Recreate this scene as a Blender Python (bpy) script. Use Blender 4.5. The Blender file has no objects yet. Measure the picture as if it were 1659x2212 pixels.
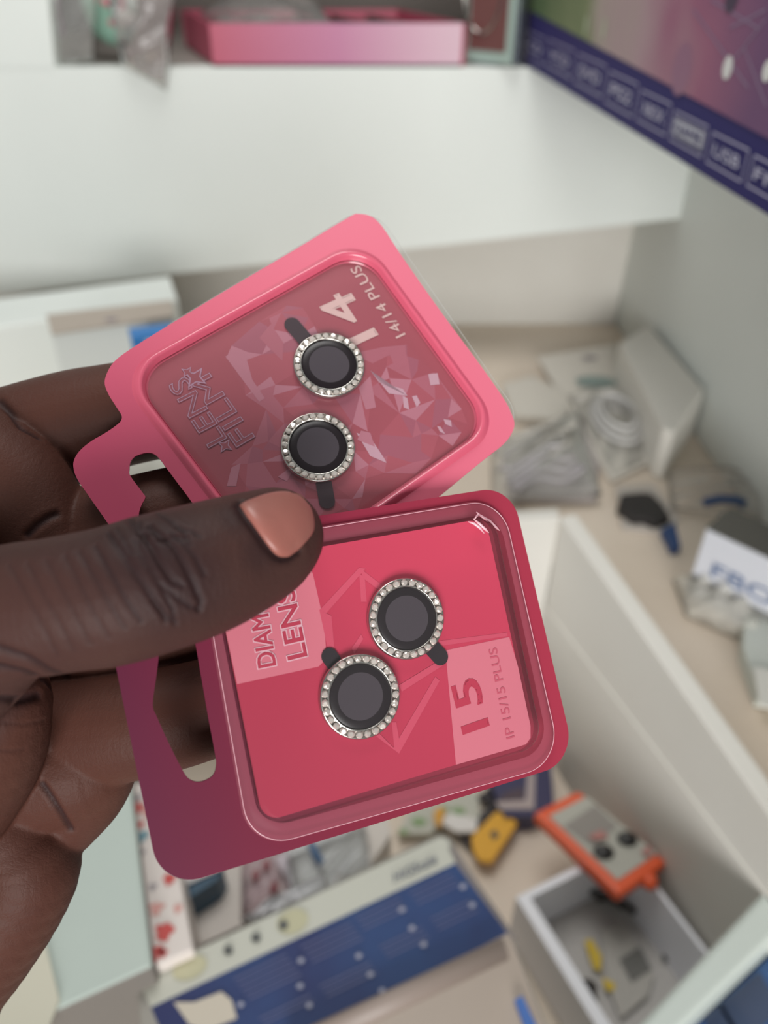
import bpy, bmesh, math, random
import numpy as np
from mathutils import Vector, Matrix
from mathutils.bvhtree import BVHTree
random.seed(4)
S = bpy.context.scene
C = S.collection
# ------------------------------------------------ camera, world, lights, exposure
HC = 1.50
FPX = 1661.0
PITCH = math.radians(37)
cam_d = bpy.data.cameras.new('camera'); cam = bpy.data.objects.new('camera', cam_d); C.objects.link(cam)
cam.location = (0, 0, HC); cam.rotation_euler = (math.pi/2 - PITCH, 0, 0)
cam_d.sensor_fit = 'HORIZONTAL'; cam_d.sensor_width = 36; cam_d.lens = 36*FPX/1659
cam_d.clip_start = .01
cam_d.dof.use_dof = True; cam_d.dof.focus_distance = .162; cam_d.dof.aperture_fstop = 12.5
S.camera = cam
S.view_settings.view_transform = 'Standard'; S.view_settings.look = 'None'
S.view_settings.gamma = 1; S.view_settings.use_curve_mapping = False
S.view_settings.exposure = 0.0
S.cycles.use_denoising = True
S.cycles.max_bounces = 10; S.cycles.transparent_max_bounces = 24
S.cycles.sample_clamp_indirect = 4

w = bpy.data.worlds.new('daylit_shop'); S.world = w; w.use_nodes = True
nt = w.node_tree; nt.nodes.clear()
o_ = nt.nodes.new('ShaderNodeOutputWorld'); bg = nt.nodes.new('ShaderNodeBackground')
tc = nt.nodes.new('ShaderNodeTexCoord'); sx = nt.nodes.new('ShaderNodeSeparateXYZ')
rp = nt.nodes.new('ShaderNodeValToRGB')
mr = nt.nodes.new('ShaderNodeMapRange'); mr.inputs[1].default_value = -1; mr.inputs[2].default_value = 1
nt.links.new(tc.outputs['Generated'], sx.inputs[0]); nt.links.new(sx.outputs['Z'], mr.inputs[0])
nt.links.new(mr.outputs[0], rp.inputs[0]); nt.links.new(rp.outputs[0], bg.inputs[0]); nt.links.new(bg.outputs[0], o_.inputs[0])
rp.color_ramp.elements[0].position = .35; rp.color_ramp.elements[0].color = (.22, .21, .20, 1)
rp.color_ramp.elements[1].position = .75; rp.color_ramp.elements[1].color = (.92, .98, .97, 1)
bg.inputs[1].default_value = .28

def area(name, loc, target, size, energy, col):
    l = bpy.data.lights.new(name, 'AREA'); l.shape = 'RECTANGLE'; l.size = size[0]; l.size_y = size[1]
    l.energy = energy; l.color = col
    ob = bpy.data.objects.new(name, l); C.objects.link(ob); ob.location = loc
    ob.rotation_euler = (Vector(target) - Vector(loc)).to_track_quat('-Z', 'Y').to_euler()
    return ob
area('window_light', (.06, -1.7, 1.55), (.38, .8, 1.2), (1.1, .8), 44, (1.0, .99, .97))
area('shelf_fill_light', (-.1, .55, 2.35), (.1, .62, 1.05), (.6, .5), 7.5, (1.0, .99, .96))  # unseen fill light added over the shelf to brighten the background

# ------------------------------------------------ picture geometry helpers
RV = Vector((1, 0, 0)); FV = Vector((0, math.cos(PITCH), -math.sin(PITCH))); UV = Vector((0, math.sin(PITCH), math.cos(PITCH)))
EYE = Vector((0, 0, HC))
def ray(px, py): return RV*((px-829.5)/FPX) + UV*((1106-py)/FPX) + FV
def P(px, py, drop):
    r = ray(px, py); return EYE + r*(-drop/r.z)
def PY(px, py, y):
    r = ray(px, py); return EYE + r*(y/r.y)
def PP(px, py, o, n):
    r = ray(px, py); return EYE + r*((o-EYE).dot(n)/r.dot(n))
def PD(px, py, d): return EYE + ray(px, py)*d

# ------------------------------------------------ materials
def lin(c): return tuple(((v/255)/12.92 if v/255 <= .04045 else ((v/255+.055)/1.055)**2.4) for v in c[:3]) + (1,)
MATS = {}
def mat(name, rgb, rough=.5, metal=0, spec=.5, bump=None, vary=None, coat=0, trans=None):
    if name in MATS: return MATS[name]
    m = bpy.data.materials.new(name); m.use_nodes = True; MATS[name] = m
    n = m.node_tree.nodes; L = m.node_tree.links; b = n['Principled BSDF']
    b.inputs['Base Color'].default_value = lin(rgb); b.inputs['Roughness'].default_value = rough
    b.inputs['Metallic'].default_value = metal; b.inputs['Specular IOR Level'].default_value = spec
    b.inputs['Coat Weight'].default_value = coat; b.inputs['Coat Roughness'].default_value = .12
    if vary or bump:
        co = n.new('ShaderNodeTexCoord')
    if vary:   # (scale, rgb2)
        nz = n.new('ShaderNodeTexNoise'); nz.inputs['Scale'].default_value = vary[0]; nz.inputs['Detail'].default_value = 4
        L.new(co.outputs['Object'], nz.inputs['Vector'])
        mx = n.new('ShaderNodeMix'); mx.data_type = 'RGBA'
        rr = n.new('ShaderNodeMapRange'); rr.inputs[1].default_value = .35; rr.inputs[2].default_value = .7
        L.new(nz.outputs['Fac'], rr.inputs[0]); L.new(rr.outputs[0], mx.inputs[0])
        mx.inputs[6].default_value = lin(rgb); mx.inputs[7].default_value = lin(vary[1])
        L.new(mx.outputs[2], b.inputs['Base Color'])
    if bump:   # (scale, strength, distance)
        nz = n.new('ShaderNodeTexNoise'); nz.inputs['Scale'].default_value = bump[0]; nz.inputs['Detail'].default_value = 5
        L.new(co.outputs['Object'], nz.inputs['Vector'])
        bp = n.new('ShaderNodeBump'); bp.inputs['Strength'].default_value = bump[1]; bp.inputs['Distance'].default_value = bump[2]
        L.new(nz.outputs['Fac'], bp.inputs['Height']); L.new(bp.outputs[0], b.inputs['Normal'])
    return m
def clear(name, tint=(1, 1, 1), haze=.06, gloss=.1, rough=.08, hazecol=(255, 255, 255), bump=None):
    if name in MATS: return MATS[name]
    m = bpy.data.materials.new(name); m.use_nodes = True; MATS[name] = m
    n = m.node_tree.nodes; L = m.node_tree.links; n.clear()
    out = n.new('ShaderNodeOutputMaterial'); tr = n.new('ShaderNodeBsdfTransparent'); gl = n.new('ShaderNodeBsdfGlossy'); df = n.new('ShaderNodeBsdfDiffuse')
    tr.inputs[0].default_value = (*tint, 1); gl.inputs['Roughness'].default_value = rough; df.inputs[0].default_value = lin(hazecol)
    m1 = n.new('ShaderNodeMixShader'); m1.inputs[0].default_value = haze
    L.new(tr.outputs[0], m1.inputs[1]); L.new(df.outputs[0], m1.inputs[2])
    lw = n.new('ShaderNodeLayerWeight'); lw.inputs[0].default_value = gloss
    m2 = n.new('ShaderNodeMixShader'); L.new(lw.outputs['Fresnel'], m2.inputs[0]); L.new(m1.outputs[0], m2.inputs[1]); L.new(gl.outputs[0], m2.inputs[2])
    L.new(m2.outputs[0], out.inputs[0])
    if bump:
        co = n.new('ShaderNodeTexCoord'); nz = n.new('ShaderNodeTexNoise'); nz.inputs['Scale'].default_value = bump[0]; nz.inputs['Detail'].default_value = 3
        L.new(co.outputs['Object'], nz.inputs['Vector']); bp = n.new('ShaderNodeBump')
        bp.inputs['Strength'].default_value = bump[1]; bp.inputs['Distance'].default_value = bump[2]
        L.new(nz.outputs['Fac'], bp.inputs['Height'])
        for q in (gl, df): L.new(bp.outputs[0], q.inputs['Normal'])
        L.new(bp.outputs[0], lw.inputs['Normal'])
    return m

# ------------------------------------------------ object helpers
def thing(name, label, cat, loc=(0, 0, 0), group=None):
    o = bpy.data.objects.new(name, None); C.objects.link(o); o.location = loc; o.empty_display_size = .01
    o['label'] = label; o['category'] = cat
    if group: o['group'] = group
    return o
def tag(o, label, cat, group=None):
    o['label'] = label; o['category'] = cat
    if group: o['group'] = group
    return o
def struct(o): o['kind'] = 'structure'; return o
def link(name, me, parent=None):
    o = bpy.data.objects.new(name, me); C.objects.link(o)
    if parent is not None:
        o.parent = parent; o.matrix_parent_inverse = Matrix.Translation(parent.location).inverted() if parent.type == 'EMPTY' else Matrix.Identity(4)
    return o
class MB:
    """collects faces in world space with material slots"""
    def __init__(s): s.v = []; s.f = []; s.m = []; s.mats = []; s.smooth = []
    def slot(s, m):
        if m not in s.mats: s.mats.append(m)
        return s.mats.index(m)
    def add(s, vs, fs, m, smooth=False):
        k = len(s.v); i = s.slot(m); s.v += [Vector(v) for v in vs]
        for f in fs: s.f.append([k+j for j in f]); s.m.append(i); s.smooth.append(smooth)
    def extr(s, top, off, m, side=None):
        """solid between polygon top and top+off"""
        n = len(top); off = Vector(off); vs = [Vector(p) for p in top] + [Vector(p)+off for p in top]
        s.add(vs, [list(range(n)), list(range(2*n-1, n-1, -1))], m)
        s.add(vs, [[i, n+i, n+(i+1) % n, (i+1) % n] for i in range(n)], side or m)
    def box(s, c, e, m, rot=None):
        R_ = rot or Matrix.Identity(3); c = Vector(c)
        vs = [c + R_ @ Vector((x*e[0]/2, y*e[1]/2, z*e[2]/2)) for x in (-1, 1) for y in (-1, 1) for z in (-1, 1)]
        s.add(vs, [[0, 1, 3, 2], [4, 6, 7, 5], [0, 4, 5, 1], [2, 3, 7, 6], [0, 2, 6, 4], [1, 5, 7, 3]], m)
    def tube(s, pts, r, m, seg=10, cap=True, flat=1.0):
        pts = [Vector(p) for p in pts]; n = len(pts); rs = r if isinstance(r, (list, tuple)) else [r]*n
        vs = []; up = None
        for i, p in enumerate(pts):
            t = (pts[min(i+1, n-1)] - pts[max(i-1, 0)]).normalized()
            if up is None: up = t.orthogonal().normalized()
            up = (up - t*up.dot(t)).normalized(); sd = t.cross(up)
            for k in range(seg):
                a = 2*math.pi*k/seg; vs.append(p + (up*math.cos(a) + sd*math.sin(a)*flat)*rs[i])
        fs = [[i*seg+k, i*seg+(k+1) % seg, (i+1)*seg+(k+1) % seg, (i+1)*seg+k] for i in range(n-1) for k in range(seg)]
        if cap: fs += [list(range(seg-1, -1, -1)), list(range((n-1)*seg, n*seg))]
        s.add(vs, fs, m, True)
    def ball(s, c, r, m, seg=20, rot=None, e=(1, 1, 1)):
        R_ = rot or Matrix.Identity(3); c = Vector(c); vs = []; N = seg//2
        for i in range(N+1):
            th = math.pi*i/N
            for k in range(seg):
                ph = 2*math.pi*k/seg
                vs.append(c + R_ @ Vector((math.sin(th)*math.cos(ph)*e[0], math.sin(th)*math.sin(ph)*e[1], math.cos(th)*e[2]))*r)
        fs = [[i*seg+k, (i+1)*seg+k, (i+1)*seg+(k+1) % seg, i*seg+(k+1) % seg] for i in range(N) for k in range(seg)]
        s.add(vs, fs, m, True)
    def build(s, name, parent=None, bevel=0, bseg=2):
        me = bpy.data.meshes.new(name)
        base = Vector((0, 0, 0))
        me.from_pydata([v[:] for v in s.v], [], s.f); me.update()
        for m in s.mats: me.materials.append(m)
        for p, i, sm in zip(me.polygons, s.m, s.smooth): p.material_index = i; p.use_smooth = sm
        bm = bmesh.new(); bm.from_mesh(me); bmesh.ops.remove_doubles(bm, verts=bm.verts, dist=1e-7)
        bmesh.ops.recalc_face_normals(bm, faces=bm.faces); bm.to_mesh(me); bm.free()
        if parent is None:
            c = sum((v.co for v in me.vertices), Vector())/max(1, len(me.vertices)); zmin = min(v.co.z for v in me.vertices)
            base = Vector((c.x, c.y, zmin)); me.transform(Matrix.Translation(-base))
        o = link(name, me, parent)
        if parent is None: o.location = base
        if bevel:
            b = o.modifiers.new('bevel', 'BEVEL'); b.width = bevel; b.segments = bseg; b.limit_method = 'ANGLE'; b.angle_limit = math.radians(40)
        return o
def quadmap(q):
    """bilinear map on a quad of 3D points: (s,t)->point; q = [00,10,11,01]"""
    return lambda s, t: (q[0]*(1-s) + q[1]*s)*(1-t) + (q[3]*(1-s) + q[2]*s)*t
def text_geo(body, weight=0.0, font=None, shear=0):
    cu = bpy.data.curves.new('lettering', 'FONT'); cu.body = body; cu.size = 1; cu.offset = weight; cu.shear = shear
    cu.resolution_u = 4; cu.fill_mode = 'FRONT'
    o = bpy.data.objects.new('lettering', cu); C.objects.link(o)
    dg = bpy.context.evaluated_depsgraph_get(); dg.update()
    me = bpy.data.meshes.new_from_object(o.evaluated_get(dg))
    vs = [v.co.copy() for v in me.vertices]; fs = [list(p.vertices) for p in me.polygons]
    bpy.data.objects.remove(o); bpy.data.curves.remove(cu); bpy.data.meshes.remove(me)
    return vs, fs
def put_text(mb, body, o, rd, up, m, weight=0.0, off=Vector((0, 0, 0)), shear=0, stroke=0, fill=True):
    """o baseline start, rd = full reading vector of the word, up = cap height vector; weight or stroke thickens the contour"""
    vs, fs = text_geo(body, 0, shear=shear)
    x0 = min(v.x for v in vs); x1 = max(v.x for v in vs); y1 = max(v.y for v in vs)
    rv = rd.normalized(); uv_ = up.normalized()
    Q = [o + rd*((v.x-x0)/(x1-x0)) + up*(v.y/y1) + off for v in vs]
    if fill: mb.add(Q, fs, m)
    wd = (stroke or weight)*up.length
    if wd > 0:
        cnt = {}
        for f_ in fs:
            for i in range(len(f_)):
                e = tuple(sorted((f_[i], f_[(i+1) % len(f_)]))); cnt[e] = cnt.get(e, 0)+1
        nn = rv.cross(uv_); nn.normalize(); k = 0
        for (i, j), c in cnt.items():
            if c != 1: continue
            a = Q[i]; b = Q[j]; d_ = b-a
            if d_.length < 1e-9: continue
            d_.normalize(); sd = nn.cross(d_)*wd; k += 1; lift = nn*(.000002*(k % 3))
            if lift.dot(FV) > 0: lift = -lift
            mb.add([a-sd-d_*wd*.8+lift, b-sd+d_*wd*.8+lift, b+sd+d_*wd*.8+lift, a+sd-d_*wd*.8+lift], [[0, 1, 2, 3]], m)

# ------------------------------------------------ large structure
white = mat('white_painted_board', (226, 230, 226), .45, vary=(3, (218, 223, 219)))
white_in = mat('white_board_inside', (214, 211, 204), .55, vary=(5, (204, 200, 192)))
deckm = mat('beige_deck_laminate', (226, 212, 196), .5, vary=(6, (212, 196, 178)))
wallm = mat('shop_wall_paint', (150, 140, 134), .8)
mb = MB(); mb.extr([(-3, -3, 0), (3, -3, 0), (3, 3, 0), (-3, 3, 0)], (0, 0, -.05), mat('grey_floor_tile', (128, 122, 116), .5)); struct(mb.build('floor'))
mb = MB(); mb.extr([(-3, 1.40, 0), (3, 1.40, 0), (3, 1.45, 0), (-3, 1.45, 0)], (0, 0, 2.7), wallm); struct(mb.build('wall_back'))

YF = .865; ZU = HC - .1055
shelf = thing('display_shelf', 'white painted display shelf unit with sunken bin, deck and upper board behind the hand', 'shelf', (0, .5, 0))
def rightx(y): return .3185 + .048*(1.0 - y)
# upper board and its front face
xl = PY(118, 140, YF).x
mb = MB(); zb = HC - .22
zfL = P(370, 590, 0.3)
def fz(px, py): return PY(px, py, YF)
a0 = fz(-300, 672); a1 = fz(370, 592); a2 = fz(520, 578); a3 = fz(950, 531); a4 = fz(1490, 470)
pts = [Vector((a0.x, YF, ZU)), a0, a1, a3, a4, Vector((rightx(YF)+.0, YF, a4.z)), Vector((rightx(YF), YF, ZU))]
mb.extr(pts, (0, .018, 0), white); mb.build('front_panel', shelf, .0015)
mb = MB(); mb.extr([(-.62, YF+.019, ZU), (rightx(.9), YF+.019, ZU), (rightx(1.3), 1.38, ZU), (-.62, 1.38, ZU)], (0, 0, -.018), mat('shelf_top_grey', (150, 144, 138), .5)); mb.build('upper_board', shelf)
mb = MB(); mb.extr([(-.62, YF, HC+.32), (.7, YF, HC+.32), (.7, 1.38, HC+.32), (-.62, 1.38, HC+.32)], (0, 0, -.018), white); mb.build('shade_board', shelf)  # unseen board added overhead to darken the upper shelf
mb = MB(); mb.extr([Vector((a0.x, YF-.0005, ZU+.45)), Vector((a0.x, YF-.0005, ZU-.0)), Vector((xl, YF-.0005, ZU-.0)), Vector((PY(105, 0, YF).x, YF-.0005, fz(105, 0).z)), Vector((PY(92, -120, YF).x, YF-.0005, ZU+.45))], (0, .02, 0), white); mb.build('side_post', shelf)
# right side panel
mb = MB(); xr0 = rightx(.05); xr1 = rightx(1.0)
mb.extr([(xr1, 1.02, HC-.445), (xr0, .05, HC-.445), (xr0, .05, ZU+.0), (xr1-.006, 1.02, ZU+.0)], (.018, 0, 0), white); mb.build('side_panel', shelf)
# shelf carrying the printed carton on the right
mb = MB(); mb.extr([(.275, .12, ZU), (rightx(.5)+.25, .12, ZU), (rightx(.5)+.25, YF-.002, ZU), (.245, YF-.002, ZU)], (0, 0, -.012), white); mb.build('side_board', shelf)
# back of the recess
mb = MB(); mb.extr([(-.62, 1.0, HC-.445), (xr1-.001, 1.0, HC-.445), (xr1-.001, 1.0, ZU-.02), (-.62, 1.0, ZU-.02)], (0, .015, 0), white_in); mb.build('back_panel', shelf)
# partition with sloping top (plane through the seam line)
S1 = P(1165, 1290, .465); S2 = P(1652, 1924, .465); dpl = (S2-S1).normalized(); npl = Vector((dpl.y, -dpl.x, 0)).normalized()
if npl.x < 0: npl = -npl
T1 = PP(1210, 1117, S1, npl); T2 = PP(1659, 1757, S1, npl); T3 = T2 + (T2-T1).normalized()*.10
zfb = HC - .62
def dn(p, z): return Vector((p.x, p.y, z))
ptop = [T1 - dpl*0.0, T3, dn(T3, zfb), dn(T1, zfb)]
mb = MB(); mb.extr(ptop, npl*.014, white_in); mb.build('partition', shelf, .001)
ZR = HC-.465
lin_ = [dn(S1, ZR), dn(T3, ZR), dn(T3, zfb), dn(S1, zfb)]
mb = MB(); mb.extr([p - npl*.0002 for p in lin_], -npl*.0015, white_in); mb.build('partition_step', shelf)  # thin step added so its edge and shading mark the seam line
# bin back wall
B1 = T1 + npl*.0; BL = Vector((-.55, .40, T1.z))
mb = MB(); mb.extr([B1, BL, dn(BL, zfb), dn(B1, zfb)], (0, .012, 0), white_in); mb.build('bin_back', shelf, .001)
# front rim
Dm = P(1652, 1924, .465); E1 = P(1480, 2212, .465); G1 = P(1382, 2212, .465)
r1 = (G1-Dm).normalized(); Gx = Dm + r1*.30; Ox = P(1659, 2038, .465); o1 = (E1-Ox).normalized()
mb = MB(); mb.extr([Dm, Gx, Ox+o1*.24, Ox, Ox-o1*.09, Dm + Vector((.07, .03, 0))], (0, 0, -.30), mat('rim_greenish_white', (196, 204, 198), .45)); mb.build('front_rim', shelf, .004, 3)
# deck (L shape) and bin floor
pr = lambda t: S1 + dpl*t + npl*.015
ZD = HC-.43
mb = MB()
mb.extr([Vector((-.60, .41, ZD)), dn(B1, ZD)+Vector((0, .013, 0)), dn(pr(0), ZD), dn(pr(.42), ZD), Vector((.37, .10, ZD)), Vector((rightx(.2), .2, ZD)), Vector((rightx(1.0), 1.0, ZD)), Vector((-.60, 1.0, ZD))], (0, 0, -.016), deckm)
mb.build('deck', shelf)
mb = MB(); mb.extr([(-.60, -.10, zfb), (.33, -.10, zfb), (.33, .48, zfb), (-.60, .48, zfb)], (0, 0, -.016), deckm); mb.build('bin_floor', shelf)
mb = MB(); mb.extr([(-.60, -.10, zfb-.017), (.37, -.10, zfb-.017), (.37, 1.02, zfb-.017), (-.60, 1.02, zfb-.017)], (0, 0, -.85), white); mb.build('base_cabinet', shelf)

# ------------------------------------------------ background things
def prism(name, poly, top, bottom, m, parent=None, side=None, bevel=0, decals=()):
    mb = MB(); mb.extr([P(x, y, top) for x, y in poly], (0, 0, -(bottom-top)), m, side)
    for pl, dm in decals: mb.add([P(x, y, top-.0006) for x, y in pl], [list(range(len(pl)))], dm)
    return mb.build(name, parent, bevel)

# pink display tray on the upper board
pk = mat('pink_carton', (222, 118, 150), .45); pk2 = mat('pale_pink_carton', (226, 186, 208), .45); dk = mat('tray_inside_dark', (98, 84, 82), .6)
def gradmat(name, stops, axis_from, axis_to, rough=.45):
    """colour gradient along a world line: print tones, plus shade put into the card colours"""
    m = bpy.data.materials.new(name); m.use_nodes = True; n = m.node_tree.nodes; L = m.node_tree.links; b = n['Principled BSDF']; b.inputs['Roughness'].default_value = rough
    tcn = n.new('ShaderNodeTexCoord'); d = n.new('ShaderNodeVectorMath'); d.operation = 'SUBTRACT'; d.inputs[1].default_value = axis_from
    ax = Vector(axis_to)-Vector(axis_from); dd = n.new('ShaderNodeVectorMath'); dd.operation = 'DOT_PRODUCT'; dd.inputs[1].default_value = ax/ax.length_squared
    L.new(tcn.outputs['Object'], d.inputs[0]); L.new(d.outputs[0], dd.inputs[0]); r = n.new('ShaderNodeValToRGB')
    while len(r.color_ramp.elements) < len(stops): r.color_ramp.elements.new(.5)
    for e, (p_, c_) in zip(r.color_ramp.elements, stops): e.position = p_; e.color = lin(c_)
    L.new(dd.outputs['Value'], r.inputs[0]); L.new(r.outputs[0], b.inputs['Base Color']); return m
f0 = PY(463, 152, YF+.002); f1 = PY(1003, 131, YF+.002); f0.z = ZU+.0005; f1.z = ZU+.0005
dirx = (f1-f0).normalized(); hT = PY(735, 52, YF).z - ZU; back = Vector((-.062, .17, 0))
t = thing('cardboard_tray', 'shallow pink open tray fading to pale pink at its right end, on the upper board', 'tray', f0)
gm = gradmat('pink_print_fading_to_pale', [(0, (186, 84, 108)), (.5, (190, 118, 154)), (1, (212, 178, 192))], f0, f1)
mb = MB(); th = .003
def wall_(a, b, m, h=hT):
    nrm = (b-a).normalized().cross(Vector((0, 0, 1)))*th
    mb.extr([a, b, b+nrm, a+nrm], (0, 0, h), m)
wall_(f1, f0, gm); wall_(f0, f0+back, mat('deep_pink_carton', (178, 76, 100), .5)); wall_(f1+back, f1, mat('deep_pink_carton', (178, 76, 100), .5)); wall_(f0+back, f1+back, mat('deep_pink_carton', (178, 76, 100), .5))
mb.extr([f0, f1, f1+back, f0+back], (0, 0, .002), dk); b_ = mb.build('tray_box', t)
mb = MB(); dvm = mat('tray_divider_brown', (120, 98, 92), .6)
mb.extr([f0+back*.05+dirx*.01+Vector((0, 0, hT-.012)), f1+back*.05-dirx*.01+Vector((0, 0, hT-.012)), f1+back*.95+Vector((0, 0, hT-.012)), f0+back*.95+Vector((0, 0, hT-.012))], (0, 0, .002), dvm)
for k in range(1, 6):
    q = f0 + (f1-f0)*(k/6) + back*.04; mb.extr([q+Vector((0, 0, hT-.01)), q+dirx*.004+Vector((0, 0, hT-.01)), q+dirx*.004+back*.88+Vector((0, 0, hT-.01)), q+back*.88+Vector((0, 0, hT-.01))], (0, 0, .006), dk)
mb.build('divider_insert', t)
bagm = clear('clear_bag_plastic', (.93, .93, .92), .14, .14, .18, (240, 238, 235), bump=(25, .25, .01))
def crumple(name, grid, parent, m, amp, seed, thick=None, nu=22, nv=22):
    """crumpled bag: two wrinkled sheets sealed at the edge; grid(s,t)->(point, normal)"""
    rnd = random.Random(seed); ph = [(rnd.uniform(2, 9), rnd.uniform(2, 9), rnd.uniform(0, 6.28), rnd.uniform(.3, 1)) for _ in range(9)]
    mb = MB()
    for sgn in (1, -1):
        vs = []
        for j in range(nv+1):
            for i in range(nu+1):
                s_, t_ = i/nu, j/nv; p, n_ = grid(s_, t_)
                e = (4*s_*(1-s_)*4*t_*(1-t_))**.4
                h = sum(a*math.sin(fx*s_*3+fy*t_*3+q+sgn) for fx, fy, q, a in ph)/4
                vs.append(p + n_*(amp*e*(.9*max(sgn, 0) + .45*h + (.25 if sgn > 0 else -.0))))
        mb.add(vs, [[j*(nu+1)+i, j*(nu+1)+i+1, (j+1)*(nu+1)+i+1, (j+1)*(nu+1)+i] for j in range(nv) for i in range(nu)], m, True)
    return mb.build(name, parent)
# packets in the tray
def lying(qpx, drop):
    q = [P(x, y, drop) for x, y in qpx]; f = quadmap(q); return lambda s, t_: (f(s, t_), Vector((0, 0, 1)))
g_ = quadmap([f0+back*.15+dirx*.01+Vector((0, 0, hT-.009)), f0+back*.15+dirx*.13+Vector((0, 0, hT-.009)), f0+back*.8+dirx*.14+Vector((0, 0, hT-.009)), f0+back*.8+dirx*.01+Vector((0, 0, hT-.009))])
tag(crumple('plastic_packet', lambda s, t_: (g_(s, t_), Vector((0, 0, 1))), None, bagm, .022, 3), 'crumpled clear plastic packet lying in the pink tray', 'packet')

# hanging toy packet, left of the tray
t = thing('toy_packet', 'clear bag holding a mint green toy with a bead, left of the pink tray', 'packet', PY(250, 150, YF+.03))
yb = YF+.03
def vert(qpx, y, nrm=Vector((0, -1, 0))):
    q = [PY(x, yy, y) for x, yy in qpx]; f = quadmap(q); return lambda s, t_: (f(s, t_), nrm)
mint = mat('mint_plush', (140, 178, 160), .85); rose = mat('rose_ribbon', (196, 120, 130), .7); bead = mat('pearl_bead', (200, 204, 196), .4)
mb = MB(); c0 = PY(238, 5, yb+.02); mb.ball(c0, .030, mint, e=(.95, .7, 1.25)); mb.ball(PY(262, 72, yb+.01), .0125, mint, e=(1.1, .9, .9)); mb.build('toy_body', t)
mb = MB(); mb.tube([PY(262, -20, yb-.003), PY(264, 20, yb-.003), PY(250, 45, yb-.006), PY(236, 52, yb-.008)], .0035, rose, flat=.5); mb.ball(PY(228, 5, yb-.004), .004, rose); mb.build('ribbon', t)
mb = MB(); mb.ball(PY(268, 42, yb-.010), .0095, bead, e=(1.2, .9, .8)); mb.build('bead', t)
crumple('clear_bag', vert([(222, -60), (385, -60), (360, 196), (262, 140)], YF-.004), t, clear('thin_bag_plastic', (.95, .94, .94), .30, .3, .2, (190, 180, 178), bump=(30, .8, .01)), .012, 8)
mb = MB(); mb.tube([PY(262, 85, yb-.02), PY(276, 110, yb-.03), PY(284, 150, yb-.034)], .0018, mat('cream_cord', (190, 176, 160), .7)); mb.build('cord', t)
t = thing('accessory_packet', 'dark packet with a purple strap, at the far left of the upper board', 'packet', PY(150, 145, yb))
mb = MB(); mb.extr([PY(112, -80, yb+.035), PY(205, -80, yb+.035), PY(190, 60, yb+.035), PY(125, 75, yb+.035)], (0, .02, 0), mat('black_plastic', (38, 40, 38), .4)); mb.build('case', t, .003)
mb = MB(); mb.tube([PY(104, -30, yb+.01), PY(112, 30, yb+.01), PY(126, 78, yb+.01)], .0085, mat('purple_strap', (142, 70, 128), .6), flat=.5); mb.build('strap', t)
crumple('clear_bag', vert([(108, -60), (215, -60), (205, 135), (124, 142)], yb-.015), t, bagm, .012, 12)

# standing framed case near the printed carton
t = thing('mirror_case', 'silver edged case with brown glass and pale green border, standing between tray and printed carton', 'case', PY(1090, 150, YF+.004))
n2 = Vector((-.62, -.78, 0)).normalized(); cb = PY(1112, 152, YF-.012); cb.z = ZU+.0005
dr = Vector((n2.y, -n2.x, 0)); dr = dr if dr.x < 0 else -dr
q_ = lambda px, py: PP(px, py, cb, n2)
A = q_(1008, 118); wdt = (dn(cb, 0)-dn(A, 0)).length
u0 = dn(A, ZU+.0005); u1 = dn(cb, ZU+.0005); hh = Vector((0, 0, .16))
mb = MB(); mb.extr([u0, u1, u1+hh, u0+hh], n2*-.016, mat('silver_case_edge', (150, 158, 162), .25, .8)); mb.build('case_body', t, .003)
fr = quadmap([u0, u1, u1+hh, u0+hh]); of = n2*.0008
mb = MB(); mb.extr([fr(.03, .02)+of, fr(.93, .02)+of, fr(.93, .98)+of, fr(.03, .98)+of], n2*.0006, mat('pale_green_border', (158, 176, 168), .4)); mb.build('border', t)
mb = MB(); mb.extr([fr(.06, .08)+of*2.2, fr(.80, .08)+of*2.2, fr(.80, .94)+of*2.2, fr(.06, .94)+of*2.2], n2*.0006, mat('brown_glass', (112, 74, 72), .15)); mb.build('glass_panel', t)
mb = MB(); cc = fr(.30, .42); ex = (u1-u0).normalized(); mb.tube([cc+of*4+(ex*math.cos(a)*.022+Vector((0, 0, 1))*math.sin(a)*.04) for a in [i*2*math.pi/40 for i in range(41)]], .0012, mat('chrome', (210, 205, 200), .15, 1)); mb.build('ring', t)

# big printed carton on the right
A = P(1130, 140, .1055); Bq = P(1659, 470, .1055); A.z = Bq.z = ZU+.0006
d = (Bq-A).normalized(); nf = Vector((-d.y, d.x, 0)); nf = nf if nf.x < 0 else -nf
L0 = (Bq-A).length; A0 = A - d*.0; LL = L0 + .14
t = thing('printed_carton', 'large carton with purple picture and dark blue media format strip, upper right shelf', 'box', A)
mb = MB()
navy = mat('carton_navy', (52, 48, 104), .6, spec=.15); art = bpy.data.materials.new('carton_art'); art.use_nodes = True
mb.extr([A0, A0+d*LL, A0+d*LL+Vector((0, 0, .15)), A0+Vector((0, 0, .15))], -nf*.16, navy); mb.build('carton_body', t, .001)
fc = lambda px, py: PP(px, py, A, nf)
def fco(px, py, k=1): return fc(px, py) + nf*.0004*k
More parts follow.
